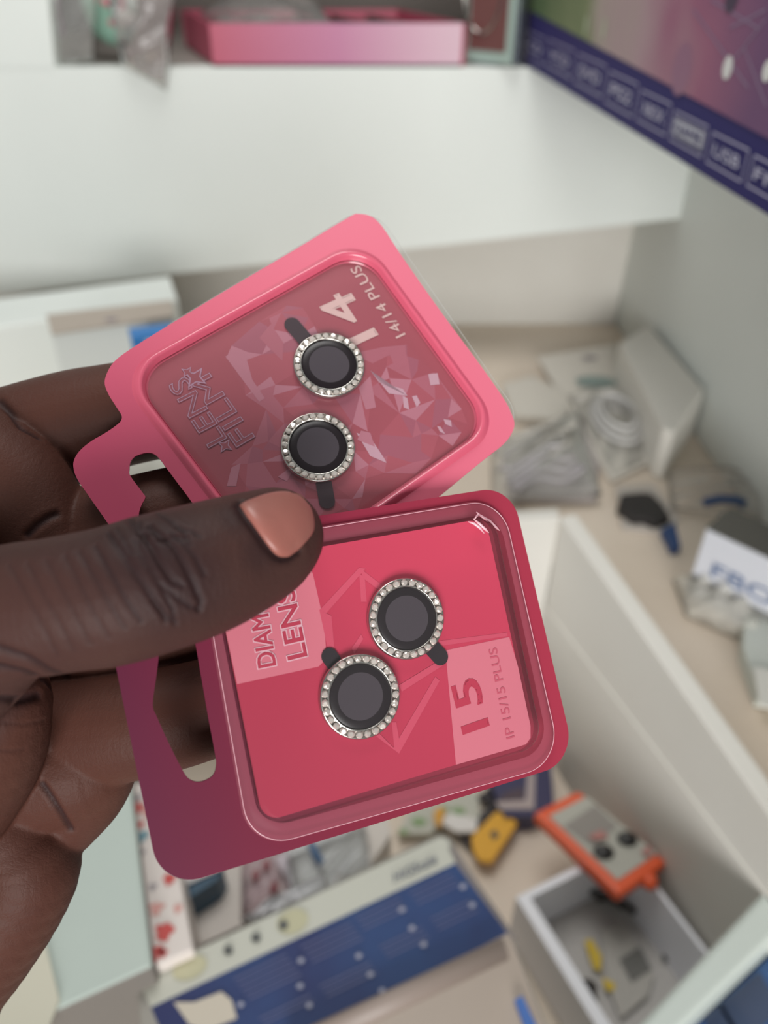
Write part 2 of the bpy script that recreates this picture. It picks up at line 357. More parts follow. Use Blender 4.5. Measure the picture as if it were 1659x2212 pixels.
# art
n = art.node_tree.nodes; L = art.node_tree.links; b = n['Principled BSDF']; b.inputs['Roughness'].default_value = .6; b.inputs['Specular IOR Level'].default_value = .15
tcn = n.new('ShaderNodeTexCoord'); dd = n.new('ShaderNodeVectorMath'); dd.operation = 'DOT_PRODUCT'
sub = n.new('ShaderNodeVectorMath'); sub.operation = 'SUBTRACT'; a_l = fc(1170, 20); sub.inputs[1].default_value = a_l
ax = fc(1600, 60)-a_l; ax.z = 0; dd.inputs[1].default_value = ax/ax.length_squared
nz = n.new('ShaderNodeTexNoise'); nz.inputs['Scale'].default_value = 9; ad = n.new('ShaderNodeMath'); ad.operation = 'MULTIPLY_ADD'; ad.inputs[1].default_value = .32
L.new(tcn.outputs['Object'], sub.inputs[0]); L.new(sub.outputs[0], dd.inputs[0]); L.new(tcn.outputs['Object'], nz.inputs['Vector'])
L.new(nz.outputs['Fac'], ad.inputs[0]); sc_ = n.new('ShaderNodeMath'); sc_.operation = 'MULTIPLY'; sc_.inputs[1].default_value = .62; L.new(dd.outputs['Value'], sc_.inputs[0]); L.new(sc_.outputs[0], ad.inputs[2]); rr = n.new('ShaderNodeValToRGB'); cr = rr.color_ramp
for _ in range(4): cr.elements.new(.5)
for e, (p_, c_) in zip(cr.elements, [(.18, (92, 112, 80)), (.36, (128, 138, 104)), (.46, (172, 160, 152)), (.60, (176, 150, 156)), (.70, (158, 104, 128)), (.86, (118, 86, 120))]): e.position = min(p_, 1); e.color = lin(c_)
L.new(ad.outputs[0], rr.inputs[0]); L.new(rr.outputs[0], b.inputs['Base Color'])
p1 = fc(1160, 30); p2 = fc(1659, 298); zt = ZU+.355
zl = p1.z; zr_ = p2.z
def along(p): return (p-A).dot(d)
zb1 = p1.z + (p2.z-p1.z)*0
s1 = along(p1); s2 = along(p2); sl = (p2.z-p1.z)/(s2-s1)
zz = lambda s: p1.z + sl*(s-s1)
mb = MB(); mb.extr([A+d*.001+Vector((0, 0, zz(0)-A.z))+nf*.0003, A+d*(LL-.001)+Vector((0, 0, zz(LL)-A.z))+nf*.0003, A+d*(LL-.001)+Vector((0, 0, .148))+nf*.0003, A+d*.001+Vector((0, 0, .148))+nf*.0003], nf*.0003, art)
whd = mat('print_white', (222, 222, 220), .4); lil = mat('print_lilac', (140, 116, 146), .5)
up_ = Vector((0, 0, 1))
def disc(c, r, m, k=2.2, seg=28):
    mb.add([c + nf*.0004*k + (d*math.cos(2*math.pi*i/seg)+up_*math.sin(2*math.pi*i/seg))*r for i in range(seg)], [list(range(seg))], m)
c1_ = fc(1575, 146); disc(c1_, .0052, whd)
disc(fc(1475, 150), .013, mat('print_pale_mauve', (146, 102, 128), .5), 1.8)
disc(fc(1662, 153), .0045, whd)
disc(fc(1585, -8), .007, mat('print_dark', (70, 60, 80), .4))
for x, y in ((1268, 55), (1307, 62)): 
    c = fc(x, y); mb.add([c+nf*.0009+(d*math.cos(a)*.003+up_*math.sin(a)*.007) for a in [i*math.pi/8 for i in range(16)]], [list(range(16))], mat('print_pale_green', (176, 190, 160), .4))
def stroke(a, b_, wd, m, k=2):
    a = fco(*a, k); b_ = fco(*b_, k); v = (b_-a).normalized().cross(nf)*wd/2
    mb.add([a-v, b_-v, b_+v, a+v], [[0, 1, 2, 3]], m)
for a_, b2 in (((1540, 0), (1640, 60)), ((1580, 60), (1659, 20)), ((1500, 20), (1620, 190)), ((1610, 100), (1659, 230)), ((1575, 146), (1659, 40))): stroke(a_, b2, .0011, lil)
mb.build('picture_print', t)
# format strip
mb = MB(); edge = mat('print_light_line', (182, 178, 206), .4)
tops = [(1140, 66), (1183, 83), (1248, 114), (1316, 152), (1385, 193), (1457, 237), (1538, 283), (1628, 333), (1718, 384)]
labels = ['CD', 'VCD', 'DVD', 'PS2', 'XBOX', 'GAME', 'USB', 'FM']
zc_t = None
for k, lab in enumerate(labels):
    pL = fc(*tops[k]); pR = fc(*tops[k+1]); sL = along(pL); sR = along(pR)
    pb = fc(*[(1140, 120), (1175, 135), (1234, 171), (1298, 212), (1365, 250), (1436, 292), (1517, 342), (1604, 392)][k]); 
    zt_ = pL.z; zb_ = pb.z; gap = (sR-sL)*.07; sL += gap; sR -= gap
    B0 = A+d*sL; B0 = dn(B0, zb_)+nf*.0009; W = d*(sR-sL); Hh = Vector((0, 0, zt_-zb_)); lw_ = .00085
    for (a_, b2, vv) in ((B0, B0+W, up_), (B0+Hh, B0+Hh+W, up_), (B0, B0+Hh, d), (B0+W, B0+W+Hh, d)):
        mb.add([a_-vv*lw_/2, b2-vv*lw_/2, b2+vv*lw_/2, a_+vv*lw_/2], [[0, 1, 2, 3]], edge)
    if lab == 'GAME':
        mb.add([B0+Hh*.22+W*.04, B0+Hh*.22+W*.96, B0+Hh*.80+W*.96, B0+Hh*.80+W*.04], [[0, 1, 2, 3]], mat('print_grey_label', (176, 176, 190), .4))
        put_text(mb, lab, B0+Hh*.34+W*.1, W*.8, Hh*.32, navy, .02, nf*.0003)
    else:
        put_text(mb, lab, B0+Hh*.30+W*.14, W*.72, Hh*.40, mat('print_lettering', (190, 188, 212), .4), .015, nf*.0003)
mb.build('format_strip', t)

# white cartons at the left
tag(prism('white_carton', [(-160, 665), (366, 596), (384, 648), (-160, 728)], .30, .4299, white, bevel=.002), 'plain white long carton lying behind the beige topped box, left side', 'box')
t = thing('storage_box', 'small box with beige top and white front, standing behind the index finger', 'box', P(240, 700, .43))
tp = [(101, 684), (372, 652), (376, 686), (112, 724)]
mb = MB(); mb.extr([P(x, y, .270) for x, y in tp], (0, 0, -.1595), mat('white_box_board', (214, 218, 214), .5)); mb.build('box_body', t, .001)
mb = MB(); mb.extr([P(x, y, .2695) for x, y in tp], (0, 0, .002), mat('beige_lid', (176, 164, 152), .6)); c = (P(240, 690, .267)); mb.ball(c, .004, mat('grey_dot', (140, 130, 135), .6), e=(1.4, 1, .15)); mb.build('lid', t, .001)
t = thing('blue_carton', 'small blue carton with white print in front of the beige topped box', 'box', P(320, 740, .43))
mb = MB(); bq = [(276, 708), (372, 697), (380, 716), (282, 728)]
mb.extr([P(x, y, .258) for x, y in bq], (0, 0, -.024), mat('carton_blue', (40, 120, 190), .4)); b_ = mb.build('carton_body', t, .001)
pa = P(282, 728, .258); pb_ = P(380, 716, .258); mb = MB(); vv = Vector((0, -.0006, 0)); ee = pb_-pa
mb.add([pa+ee*.3+vv+Vector((0, 0, -.004)), pa+ee*.98+vv+Vector((0, 0, -.004)), pa+ee*.98+vv+Vector((0, 0, -.02)), pa+ee*.3+vv+Vector((0, 0, -.024))], [[0, 1, 2, 3]], whd); mb.build('white_print', t)

tag(prism('white_box', [(270, 712), (385, 699), (392, 718), (278, 732)], .2825, .4299, white), 'plain white upright box carrying the small blue carton', 'box')
# big white carton low left, patterned box beside it
tag(prism('white_carton', [(-260, 1640), (268, 1560), (331, 2088), (132, 2180), (-260, 2360)], .42, .619, mat('greenish_white_carton', (186, 198, 190), .5, vary=(7, (178, 188, 182))), side=mat('carton_side_shaded', (120, 114, 108), .7), bevel=.002), 'plain greenish white carton at the lower left under the palm', 'box')  # carton sides greyed in their colour to stand for shade
tag(prism('cream_carton', [(-260, 1980), (86, 1990), (128, 2160), (60, 2330), (-260, 2420)], .418, .4195, mat('cream_sheet', (206, 202, 184), .6)), 'cream paper sheet lying on the greenish white carton', 'paper')
t = thing('patterned_box', 'narrow white box printed with red flowers and dots, beside the greenish white carton', 'box', P(340, 1900, .62))
pb1 = [(284, 1690), (352, 1690), (418, 2050), (326, 2090)]
mb = MB(); pbw = mat('box_cream_white', (216, 206, 200), .5); red = mat('print_red', (190, 62, 58), .5); pnk = mat('print_pinkish', (206, 150, 142), .5); teal = mat('print_teal', (90, 140, 155), .5); gry = mat('print_grey', (150, 142, 146), .5)
mb.extr([P(x, y, .43) for x, y in pb1], (0, 0, -.189), pbw)
def blob(px, py, rx, m, seed, drop=.4294, k=5):
    rnd = random.Random(seed); c = P(px, py, drop); s_ = (P(px+10, py, drop)-c).length/10; N = 24; a = [rnd.uniform(.1, .25) for _ in range(3)]
    mb.add([c+Vector((math.cos(q), math.sin(q), 0))*rx*s_*(1+a[0]*math.sin(k*q+seed)+a[1]*math.sin(3*q)) for q in [i*2*math.pi/N for i in range(N)]], [list(range(N))], m)
for i, (x, y, r_, m_) in enumerate([(296, 1745, 14, red), (318, 1752, 12, pnk), (308, 1805, 12, teal), (303, 1842, 10, gry), (366, 1898, 13, red), (330, 1915, 8, gry), (338, 1962, 14, pnk), (355, 2012, 19, red), (335, 2058, 17, red), (318, 2030, 10, pnk), (384, 1962, 9, pnk), (305, 1780, 7, red), (298, 1722, 8, gry), (352, 2058, 9, red)]): blob(x, y, r_, m_, i)
mb.build('box_body', t, .001)

# long blue instruction box
t = thing('product_box', 'large blue box with cream band, beige window and white lettering, bottom centre', 'box', P(700, 2100, .62))
mb = MB(); cream = mat('box_band_cream', (186, 186, 174), .45); blue = mat('box_blue', (50, 56, 98), .55, spec=.2, vary=(14, (52, 78, 124))); bei = mat('box_beige_tray', (178, 162, 148), .45, vary=(9, (160, 146, 134)))
DT = .44
top = [(292, 2112), (948, 1800), (972, 1806), (985, 1830), (1104, 2012), (1188, 2232), (1115, 2400), (330, 2500)]
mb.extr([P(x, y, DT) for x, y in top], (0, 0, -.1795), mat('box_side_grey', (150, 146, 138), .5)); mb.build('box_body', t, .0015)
def lay(poly, m, k=1): mb.add([P(x, y, DT-.0006*k) for x, y in poly], [list(range(len(poly)))], m)
mb = MB()
lay([(297, 2112), (952, 1808), (968, 1815), (984, 1864), (326, 2176)], cream)
lay([(326, 2176), (984, 1864), (1100, 2014), (710, 2216), (440, 2350), (380, 2300)], blue)
lay([(1100, 2014), (1108, 2036), (1180, 2226), (1108, 2392), (400, 2450), (440, 2350), (710, 2216)], bei)
lay([(984, 1864), (968, 1830), (982, 1832), (1118, 2030), (1106, 2028)], mat('box_edge_dark_grey', (120, 112, 110), .5), 1.5)  # darker grey strip along the right edge of the box top
ydot = mat('print_yellow_tint', (182, 178, 146), .5); dkd = mat('print_dark_dot', (70, 72, 70), .5)
def blob2(px, py, rx, ry, m, k=2, rot=-.44):
    c = P(px, py, DT-.0006*k); ex = P(px+math.cos(rot), py+math.sin(rot), DT-.0006*k)-c; ey = P(px-math.sin(rot), py+math.cos(rot), DT-.0006*k)-c
    mb.add([c+ex*rx*math.cos(q)+ey*ry*math.sin(q) for q in [i*math.pi/12 for i in range(24)]], [list(range(24))], m)
blob2(410, 2090, 40, 24, ydot); blob2(632, 1990, 36, 26, ydot); blob2(612, 1998, 11, 10, dkd, 3)
for x, y in ((493, 2052), (553, 2025)): blob2(x, y, 11, 10, dkd, 3)
pT = lambda x, y, k=3: P(x, y, DT-.0006*k)
put_text(mb, 'HiGScale', pT(852, 1906), pT(946, 1862)-pT(852, 1906), pT(845, 1888)-pT(852, 1906), mat('print_slate', (92, 96, 112), .5), .02, shear=.25)
# instruction text rows on the blue
rowm = mat('print_pale_blue', (92, 96, 138), .5); wdot = mat('print_dot_white', (150, 152, 172), .5)
ux = Vector((948-292, 1800-2112)).normalized(); uy = Vector((984-968, 1864-1815)); uy = Vector((.60, .80))
def row(x, y, length, wd, m, k=2):
    a = (x, y); b_ = (x+ux.x*length, y+ux.y*length); lay([a, b_, (b_[0]+uy.x*wd, b_[1]+uy.y*wd), (a[0]+uy.x*wd, a[1]+uy.y*wd)], m, k)
for bx_, by_, n_, ln in ((885, 1930, 3, 100), (768, 1985, 3, 105), (650, 2045, 4, 120), (505, 2115, 5, 125), (930, 1985, 3, 95), (820, 2045, 3, 100), (690, 2130, 3, 120), (560, 2200, 2, 120)):
    for k in range(n_):
        row(bx_+k*12*.6*1.1, by_+k*12*.8*1.1, ln, 3.0, rowm); 
for x, y in ((868, 1965), (890, 2005), (915, 2040), (650, 2075), (775, 2065), (800, 2105), (648, 2130), (668, 2172), (1020, 1955), (1000, 1915), (825, 2140), (520, 2170)): blob2(x, y, 7, 6, wdot, 3)
lay([(375, 2165), (420, 2165), (478, 2142), (500, 2160), (512, 2200), (450, 2225), (410, 2215)], mat('print_tan_picture', (196, 186, 170), .5), 2)
mb.build('printed_top', t)
mb = MB(); mb.tube([P(620, 2270, DT-.003), P(1090, 2050, DT-.003)], .006, mat('grey_tray_groove', (140, 126, 118), .5), flat=.5); mb.build('tray_rib', t)
tag(prism('sticker', [(1112, 2160), (1128, 2150), (1170, 2240), (1150, 2260)], .436, .4385, mat('sticker_blue', (44, 96, 170), .4)), 'small blue strip sticker on the beige part of the large blue box', 'sticker')

# blue transparent packs under the front rim
tag(prism('blue_pack', [(1432, 2276), (1714, 2014), (1760, 2150), (1560, 2400)], .50, .6195, mat('blue_glossy_pack', (46, 72, 124), .15, vary=(30, (60, 96, 146))), bevel=.002, decals=[([(1520, 2196), (1640, 2100), (1690, 2180), (1560, 2290)], mat('pack_window', (62, 74, 100), .12)), ([(1540, 2150), (1546, 2146), (1590, 2220), (1584, 2226)], mat('pack_clear_edge', (110, 130, 155), .1))]), 'glossy blue pack leaning below the white front rim', 'packet')

# open white box with its contents
BX = .56; t = thing('open_box', 'open white box standing against the partition, orange pack across its rim', 'box', P(1320, 2050, .62))
cs = [P(1113, 1938, BX), P(1272, 1862, BX), P(1418, 1912, BX), P(1532, 2066, BX), P(1500, 2160, BX), P(1330, 2290, BX)]
cs = [P(1115, 1938, BX), P(1300, 1850, BX), P(1418, 1912, BX), P(1528, 2063, BX), P(1330, 2285, BX)]
cs = [P(1115, 1938, BX), P(1345, 1818, BX), P(1528, 2063, BX), P(1330, 2285, BX)]
e1 = (cs[3]-cs[0]); e2 = (P(1268, 1860, BX)-cs[0]).normalized()*.098
cs = [cs[0], cs[0]+e2, cs[0]+e2+e1, cs[0]+e1]
mb = MB(); wb = mat('white_glossy_carton', (242, 242, 248), .35); zb0 = HC-.6195; thk = .0035; ax1 = (cs[1]-cs[0]).normalized(); ax2 = (cs[3]-cs[0]).normalized()
ins = [cs[0]+ax1*.009+ax2*.005, cs[1]-ax1*.003+ax2*.005, cs[2]-ax1*.003-ax2*.004, cs[3]+ax1*.009-ax2*.004]
for i in range(4):
    j = (i+1) % 4; mb.extr([cs[i], cs[j], ins[j], ins[i]], (0, 0, zb0-cs[i].z), wb)
mb.extr([dn(p, zb0+.0015) for p in cs], (0, 0, -.0015), mat('box_inside_grey', (186, 182, 178), .55)); mb.build('box_body', t)
zb1_ = zb0+.0035; BD = HC-zb1_
def flat(name, poly, m, label, cat, drop, thick=.0012, decals=(), **k):
    mb = MB(); mb.extr([P(x, y, drop) for x, y in poly], (0, 0, -thick), m)
    for pl, dm in decals: mb.add([P(x, y, drop-.0005) for x, y in pl], [list(range(len(pl)))], dm)
    return tag(mb.build(name), label, cat)
t = thing('label_slip', 'white slip with barcode block and yellow print inside the open white box', 'label', P(1370, 2080, BD))
mb = MB(); mb.extr([P(x, y, BD-.004) for x, y in [(1300, 2010), (1345, 1990), (1412, 2105), (1400, 2150), (1340, 2200), (1310, 2120)]], (0, 0, -.0012), mat('slip_paper', (176, 172, 165), .6)); mb.build('paper', t)
mb = MB()
for k in range(9):
    a = Vector((1338+k*5.0, 2072-k*3.2)); mb.add([P(a.x, a.y, BD-.0048), P(a.x+3, a.y-2, BD-.0048), P(a.x+30, a.y+48, BD-.0048), P(a.x+27, a.y+50, BD-.0048)], [[0, 1, 2, 3]], dkd)
mb.build('barcode', t)
mb = MB(); yl = mat('print_yellow', (206, 176, 50), .5)
mb.add([P(x, y, BD-.0048) for x, y in [(1262, 2032), (1278, 2028), (1300, 2065), (1298, 2098), (1282, 2092)]], [list(range(5))], yl)
mb.add([P(x, y, BD-.0048) for x, y in [(1300, 2110), (1330, 2125), (1325, 2142), (1308, 2138)]], [list(range(4))], yl); mb.build('yellow_print', t)
def path(pts, drop): return [P(x, y, drop - (q if False else 0)) for x, y in pts]
mb = MB(); mb.tube(path([(1275, 1925), (1300, 1935), (1325, 1945), (1350, 1955), (1372, 1972)], BD-.012), .0026, mat('black_cable', (46, 42, 40), .5)); mb.tube(path([(1290, 1945), (1320, 1938), (1345, 1962)], BD-.006), .0018, mat('black_cable', (46, 42, 40), .5)); tag(mb.build('cable'), 'short black cable lying below the orange pack in the open white box', 'cable')
mb = MB(); mb.tube(path([(1250, 2120), (1262, 2135), (1280, 2128), (1284, 2160), (1268, 2175), (1290, 2190), (1296, 2225)], BD-.008), .0022, mat('black_cable', (46, 42, 40), .5)); mb.ball(P(1268, 2132, BD-.008), .006, mat('black_cable', (46, 42, 40), .5), e=(1.2, .9, .7)); tag(mb.build('cable'), 'tangled black cable with plug in the near corner of the open white box', 'cable')
mb = MB(); mb.ball(P(1438, 2068, BD-.003), .0028, dkd, e=(1, 1, .6)); tag(mb.build('rubber_button'), 'tiny dark round button on the floor of the open white box', 'button')

# orange blister pack across the box rim
t = thing('orange_pack', 'orange framed blister pack with grey card, lying across the open white box', 'packet', P(1300, 1820, .556))
oq = [P(1152, 1756, .546), P(1250, 1706, .546), P(1442, 1862, .546), P(1338, 1936, .546)]
om = mat('orange_plastic', (226, 92, 50), .4); f = quadmap(oq)
mb = MB(); mb.extr(oq, (0, 0, -.012), om); mb.build('frame', t, .003, 3)
mb = MB(); gc = mat('grey_card', (176, 174, 164), .5); k1 = Vector((0, 0, .0008))
mb.extr([f(.16, .10)+k1, f(.99, .10)+k1, f(.99, .89)+k1, f(.16, .89)+k1], (0, 0, -.0008), gc)
mb.add([f(x, y)+k1*1.6 for x, y in ((.2, .25), (.95, .22), (.9, .5), (.3, .55))], [[0, 1, 2, 3]], mat('card_grey_dark', (142, 136, 130), .5)); mb.build('card', t)
om2 = k1*2.2
mb = MB()
for x, y in ((1355, 1812), (1304, 1840)):
    mb = MB(); mb.ball(P(x, y, .544), .0065, mat('earpiece_black', (40, 38, 38), .3), e=(1.2, .9, .6)); mb.build('earpiece', t)
mb = MB()
for x, y, w_ in ((1292, 1802, 22), (1397, 1836, 12)):
    mb = MB(); c = P(x, y, .5425); mb.add([P(x-w_, y+4, .5425), P(x+w_*.4, y-10, .5425), P(x+w_, y+8, .5425), P(x-w_*.3, y+12, .5425)], [[0, 1, 2, 3]], mat('print_faded_red', (176, 120, 114), .5)); mb.build('red_print', t)
mb = MB(); mb.ball(P(1402, 1902, .552), .007, om, e=(.9, 1, .8)); mb.build('hang_tab', t)

# things on the bin floor behind the box
t = thing('yellow_tag', 'yellow price tag with small dark print on the bin floor', 'tag', P(1065, 1805, .618))
mb = MB(); tp = [(1018, 1806), (1072, 1752), (1100, 1758), (1118, 1778), (1062, 1862), (1036, 1858), (1022, 1836)]
mb.extr([P(x, y, .600) for x, y in tp], (0, 0, -.006), mat('tag_yellow', (226, 168, 46), .5)); mb.build('tag_body', t, .0008)
mb = MB(); mb.add([P(x, y, .5993) for x, y in [(1058, 1800), (1070, 1792), (1078, 1806), (1066, 1814)]], [[0, 1, 2, 3]], dkd); mb.build('tag_print', t)
flat('black_card', [(988, 1800), (1020, 1770), (1060, 1740), (1030, 1720), (1060, 1700), (1100, 1780), (1020, 1835)], mat('card_black', (44, 38, 42), .5), 'black card under the yellow price tag', 'card', .609, .004)
t = thing('navy_box', 'dark navy box with pale printed frame, partly behind the lower card corner', 'box', P(1130, 1720, .618))
nb = [(1055, 1680), (1190, 1640), (1196, 1740), (1150, 1764), (1090, 1764)]
mb = MB(); mb.extr([P(x, y, .597) for x, y in nb], (0, 0, -.021), mat('box_navy', (56, 54, 90), .45)); mb.build('box_body', t)
mb = MB(); mb.add([P(x, y, .5964) for x, y in [(1070, 1732), (1135, 1728), (1140, 1670), (1156, 1668), (1154, 1748), (1080, 1748)]], [list(range(6))], mat('print_pale_pink', (176, 162, 160), .5)); mb.add([P(x, y, .5963) for x, y in [(1090, 1712), (1130, 1700), (1132, 1726), (1074, 1730)]], [[0, 1, 2, 3]], mat('print_maroon', (80, 64, 74), .5)); mb.build('printed_frame', t)
flat('white_strip', [(952, 1776), (970, 1755), (1032, 1770), (1028, 1797), (985, 1796)], mat('strip_white', (224, 220, 216), .4), 'short white strip of packaging left of the yellow tag', 'strip', .602, .004)
t = thing('green_print_packet', 'white packet with green print behind the corner of the large blue box', 'packet', P(960, 1750, .618))
gq = [(858, 1800), (884, 1750), (1030, 1705), (1036, 1768), (966, 1762), (930, 1800)]
mb = MB(); mb.extr([P(x, y, .606) for x, y in gq], (0, 0, -.008), mat('packet_offwhite', (190, 190, 178), .5)); mb.build('packet_body', t)
mb = MB()
for x, y, a_ in ((905, 1775, 14), (872, 1796, 9), (990, 1752, 13), (960, 1748, 9)): mb.add([P(x+a_*math.cos(q)*1.2, y+a_*math.sin(q)*.7, .6053) for q in [i*math.pi/8 for i in range(16)]], [list(range(16))], mat('print_green', (132, 158, 112), .5))
mb.build('green_print', t)
flat('yellow_strip', [(936, 1756), (948, 1742), (962, 1748), (952, 1784), (942, 1782)], mat('strip_ochre', (214, 156, 52), .5), 'narrow ochre strip beside the white strip', 'strip', .5995, .003)

# clutter between the patterned box and the blue box (resting higher, on cartons)
t = thing('blue_edged_box', 'white box with dark teal edge beneath the bottom corner of the lower card', 'box', P(430, 1900, .618))
bq = [(384, 1880), (470, 1850), (482, 1876), (470, 1900), (400, 1946), (384, 1930)]
mb = MB(); mb.extr([P(x, y, .485) for x, y in bq], (0, 0, -.0245), mat('carton_teal', (36, 78, 104), .4)); mb.build('box_body', t)
mb = MB(); mb.extr([P(x, y, .4845) for x, y in [(378, 1870), (470, 1843), (483, 1866), (474, 1882), (400, 1916), (382, 1905)]], (0, 0, .002), mat('lid_white', (212, 210, 210), .45)); mb.build('lid', t)
tag(crumple('plastic_packet', lying([(520, 1830), (620, 1820), (640, 1950), (520, 1990)], .507), None, clear('bag_pinkish', (.95, .90, .92), .16, .15, .15, (230, 214, 220), bump=(30, .3, .01)), .02, 21), 'clear packet with small red marks left of the larger clear bag', 'packet')
BL_ = {(592, 1918): 'small red bead in the pinkish packet, nearest the cream band', (552, 1892): 'small red bead at the left of the pinkish packet', (575, 1870): 'small red bead highest in the pinkish packet, by the card edge'}
for (x, y), lb in BL_.items():
    mb = MB(); mb.ball(P(x, y, .505), .0035, mat('bead_red', (150, 60, 66), .5), e=(.8, 1.3, .6)); tag(mb.build('bead'), lb, 'bead', 'red beads in the pinkish packet')
t = thing('clear_bag', 'clear plastic bag with white content and a blue stripe behind the cream band', 'bag', P(710, 1880, .60))
crumple('bag_film', lying([(620, 1840), (790, 1770), (800, 1880), (640, 1960)], .492), t, bagm, .03, 31)
mb = MB(); mb.extr([P(x, y, .497) for x, y in [(590, 1850), (700, 1790), (790, 1765), (802, 1872), (730, 1915), (650, 1945), (620, 1900)]], (0, 0, -.01), mat('white_content', (232, 234, 238), .35)); mb.build('content', t, .002)
mb = MB(); mb.tube([P(670, 1820, .487), P(680, 1842, .486), P(694, 1866, .487)], .0032, mat('stripe_blue', (44, 104, 160), .4), flat=.5); mb.build('blue_stripe', t)
tag(crumple('plastic_wrap', lying([(520, 1990), (700, 1890), (720, 1935), (560, 2010)], .45), None, clear('bag_bright', (.96, .96, .96), .3, .4, .08, (245, 245, 248), bump=(40, .6, .01)), .01, 41), 'shiny clear wrap sticking up along the cream band edge', 'wrap')
tag(prism('pale_carton', [(425, 1850), (440, 1740), (820, 1700), (845, 1800), (800, 1868), (425, 2045)], .51, .619, mat('pale_carton_board', (214, 206, 198), .6)), 'pale beige carton carrying the clear bags, behind the large blue box', 'box')
# toy under the blue box corner, bottom left
mb = MB(); mb.ball(P(262, 2190, .50), .010, mat('bright_white_plastic', (225, 228, 235), .2), e=(.7, .9, 1)); mb.ball(P(235, 2205, .505), .008, mat('teal_plastic', (90, 150, 140), .4)); tag(mb.build('trinket'), 'small white and teal trinket at the bottom edge near the blue box', 'trinket')

# ------------------------------------------------ deck clutter on the right
zdk = .43
t = thing('hang_card_packet', 'white hang card with oval logo and clear coil pocket, on the right deck', 'packet', P(1290, 900, zdk))
hq = [P(1160, 770, zdk-.012), P(1338, 742, zdk-.020), P(1432, 985, zdk-.006), P(1320, 1040, zdk-.004)]
hm = mat('hang_card_white', (214, 208, 198), .5); f = quadmap(hq); kz = Vector((0, 0, .001))
mb = MB(); mb.extr(hq, (0, 0, -.002), hm); mb.build('card', t)
mb = MB()
def ell(c, rx, ry, m, k=1): mb.add([c+kz*k+Vector((rx*math.cos(q), ry*math.sin(q), 0)) for q in [i*math.pi/14 for i in range(28)]], [list(range(28))], m)
ell(f(.52, .32), .024, .014, mat('logo_grey_green', (140, 158, 154), .4)); mb.build('oval_logo', t); mb = MB(); ell(f(.58, .10), .009, .006, gry); mb.build('hang_slot', t)
crumple('coil_pocket', lambda s, t_: (f(.08+.84*s, .38+.6*t_), Vector((0, 0, 1))), t, bagm, .006, 51)
mb = MB(); mb.tube([f(.5, .68)+Vector((.026*math.cos(q)*(1-.02*q), .055*math.sin(q)*(1-.02*q), .004+.0008*q)) for q in [i*.35 for i in range(54)]], .0022, mat('coil_white', (206, 204, 202), .4)); mb.build('coiled_cord', t)
tag(prism('white_folded_card', [(1338, 740), (1400, 700), (1522, 842), (1456, 935), (1432, 925)], zdk-.055, zdk-.001, mat('folded_white', (218, 214, 206), .5), bevel=.002), 'white folded card box behind the hang card, by the right wall', 'box')
t = thing('disc_packet', 'clear packet with grey contents left of the hang card on the deck', 'packet', P(1180, 990, zdk))
tag(flat('round_box_lid', [(1085, 830), (1150, 812), (1228, 850), (1225, 890), (1190, 905), (1110, 895)], mat('lid_offwhite', (206, 200, 190), .5), 'off white flat packet behind the clear packet on the deck', 'packet', zdk-.012, .010), 'off white flat packet behind the clear packet on the deck', 'packet')
mb = MB(); mb.extr([P(x, y, zdk-.008) for x, y in [(1082, 960), (1255, 900), (1295, 1000), (1290, 1078), (1100, 1078)]], (0, 0, -.006), mat('grey_lilac_card', (172, 164, 162), .5)); mb.build('contents', t, .002)
crumple('clear_film', lying([(1060, 960), (1250, 885), (1300, 1070), (1060, 1085)], zdk-.015), t, bagm, .010, 61)
mb = MB()
for k in range(4): mb.tube([P(1080+k*12+q*26, 1010+12*math.sin(q*1.2+k)-q*8+k*16, zdk-.024) for q in [i*.3 for i in range(20)]], .0022, mat('coil_lilac', (186, 180, 184), .35))
mb.build('coiled_cord', t)
t = thing('black_item_bag', 'clear bag with jagged black contents and blue corner, centre of right deck', 'bag', P(1400, 1110, zdk))
bl = [(1342, 1066), (1385, 1062), (1408, 1064), (1430, 1086), (1450, 1116), (1436, 1120), (1418, 1128), (1392, 1116), (1368, 1118), (1350, 1104), (1334, 1092)]
mb = MB(); mb.extr([P(x, y, zdk-.012) for x, y in bl], (0, 0, -.010), mat('contents_black', (36, 32, 32), .5)); mb.build('contents', t, .002)
mb = MB(); mb.extr([P(x, y, zdk-.010) for x, y in [(1430, 1142), (1458, 1128), (1470, 1180), (1452, 1182)]], (0, 0, -.008), mat('corner_blue', (30, 62, 110), .4)); mb.build('blue_corner', t)
mb = MB(); mb.extr([P(x, y, zdk-.0035) for x, y in [(1330, 1050), (1410, 1045), (1470, 1120), (1440, 1150), (1345, 1142)]], (0, 0, -.003), mat('bag_base_pale', (196, 188, 180), .5)); mb.build('bag_back', t)
t = thing('long_clear_bag', 'long clear bag with a curved blue mark near the right wall', 'bag', P(1540, 1070, zdk))
crumple('film', lying([(1440, 1020), (1615, 1035), (1655, 1125), (1450, 1100)], zdk-.008), t, clear('bag_beige', (.97, .96, .95), .14, .14, .2, (225, 218, 210), bump=(25, .25, .01)), .018, 71)
mb = MB(); mb.tube([P(1520, 1086, zdk-.026), P(1555, 1078, zdk-.027), P(1590, 1080, zdk-.027), P(1610, 1090, zdk-.026)], .004, mat('mark_blue', (40, 76, 124), .4), flat=.5); mb.build('blue_mark', t)
t = thing('labelled_box', 'grey topped box with white front and blocky blue lettering, right edge of the deck', 'box', P(1600, 1220, zdk))
lt = [P(1533, 1112, .36), P(1560, 1098, .36), P(1800, 1190, .36), P(1780, 1290, .36)]
A1 = P(1525, 1142, .362); A2 = P(1659, 1206, .362); dd_ = (A2-A1); dd_.z = 0; dl = dd_.normalized()
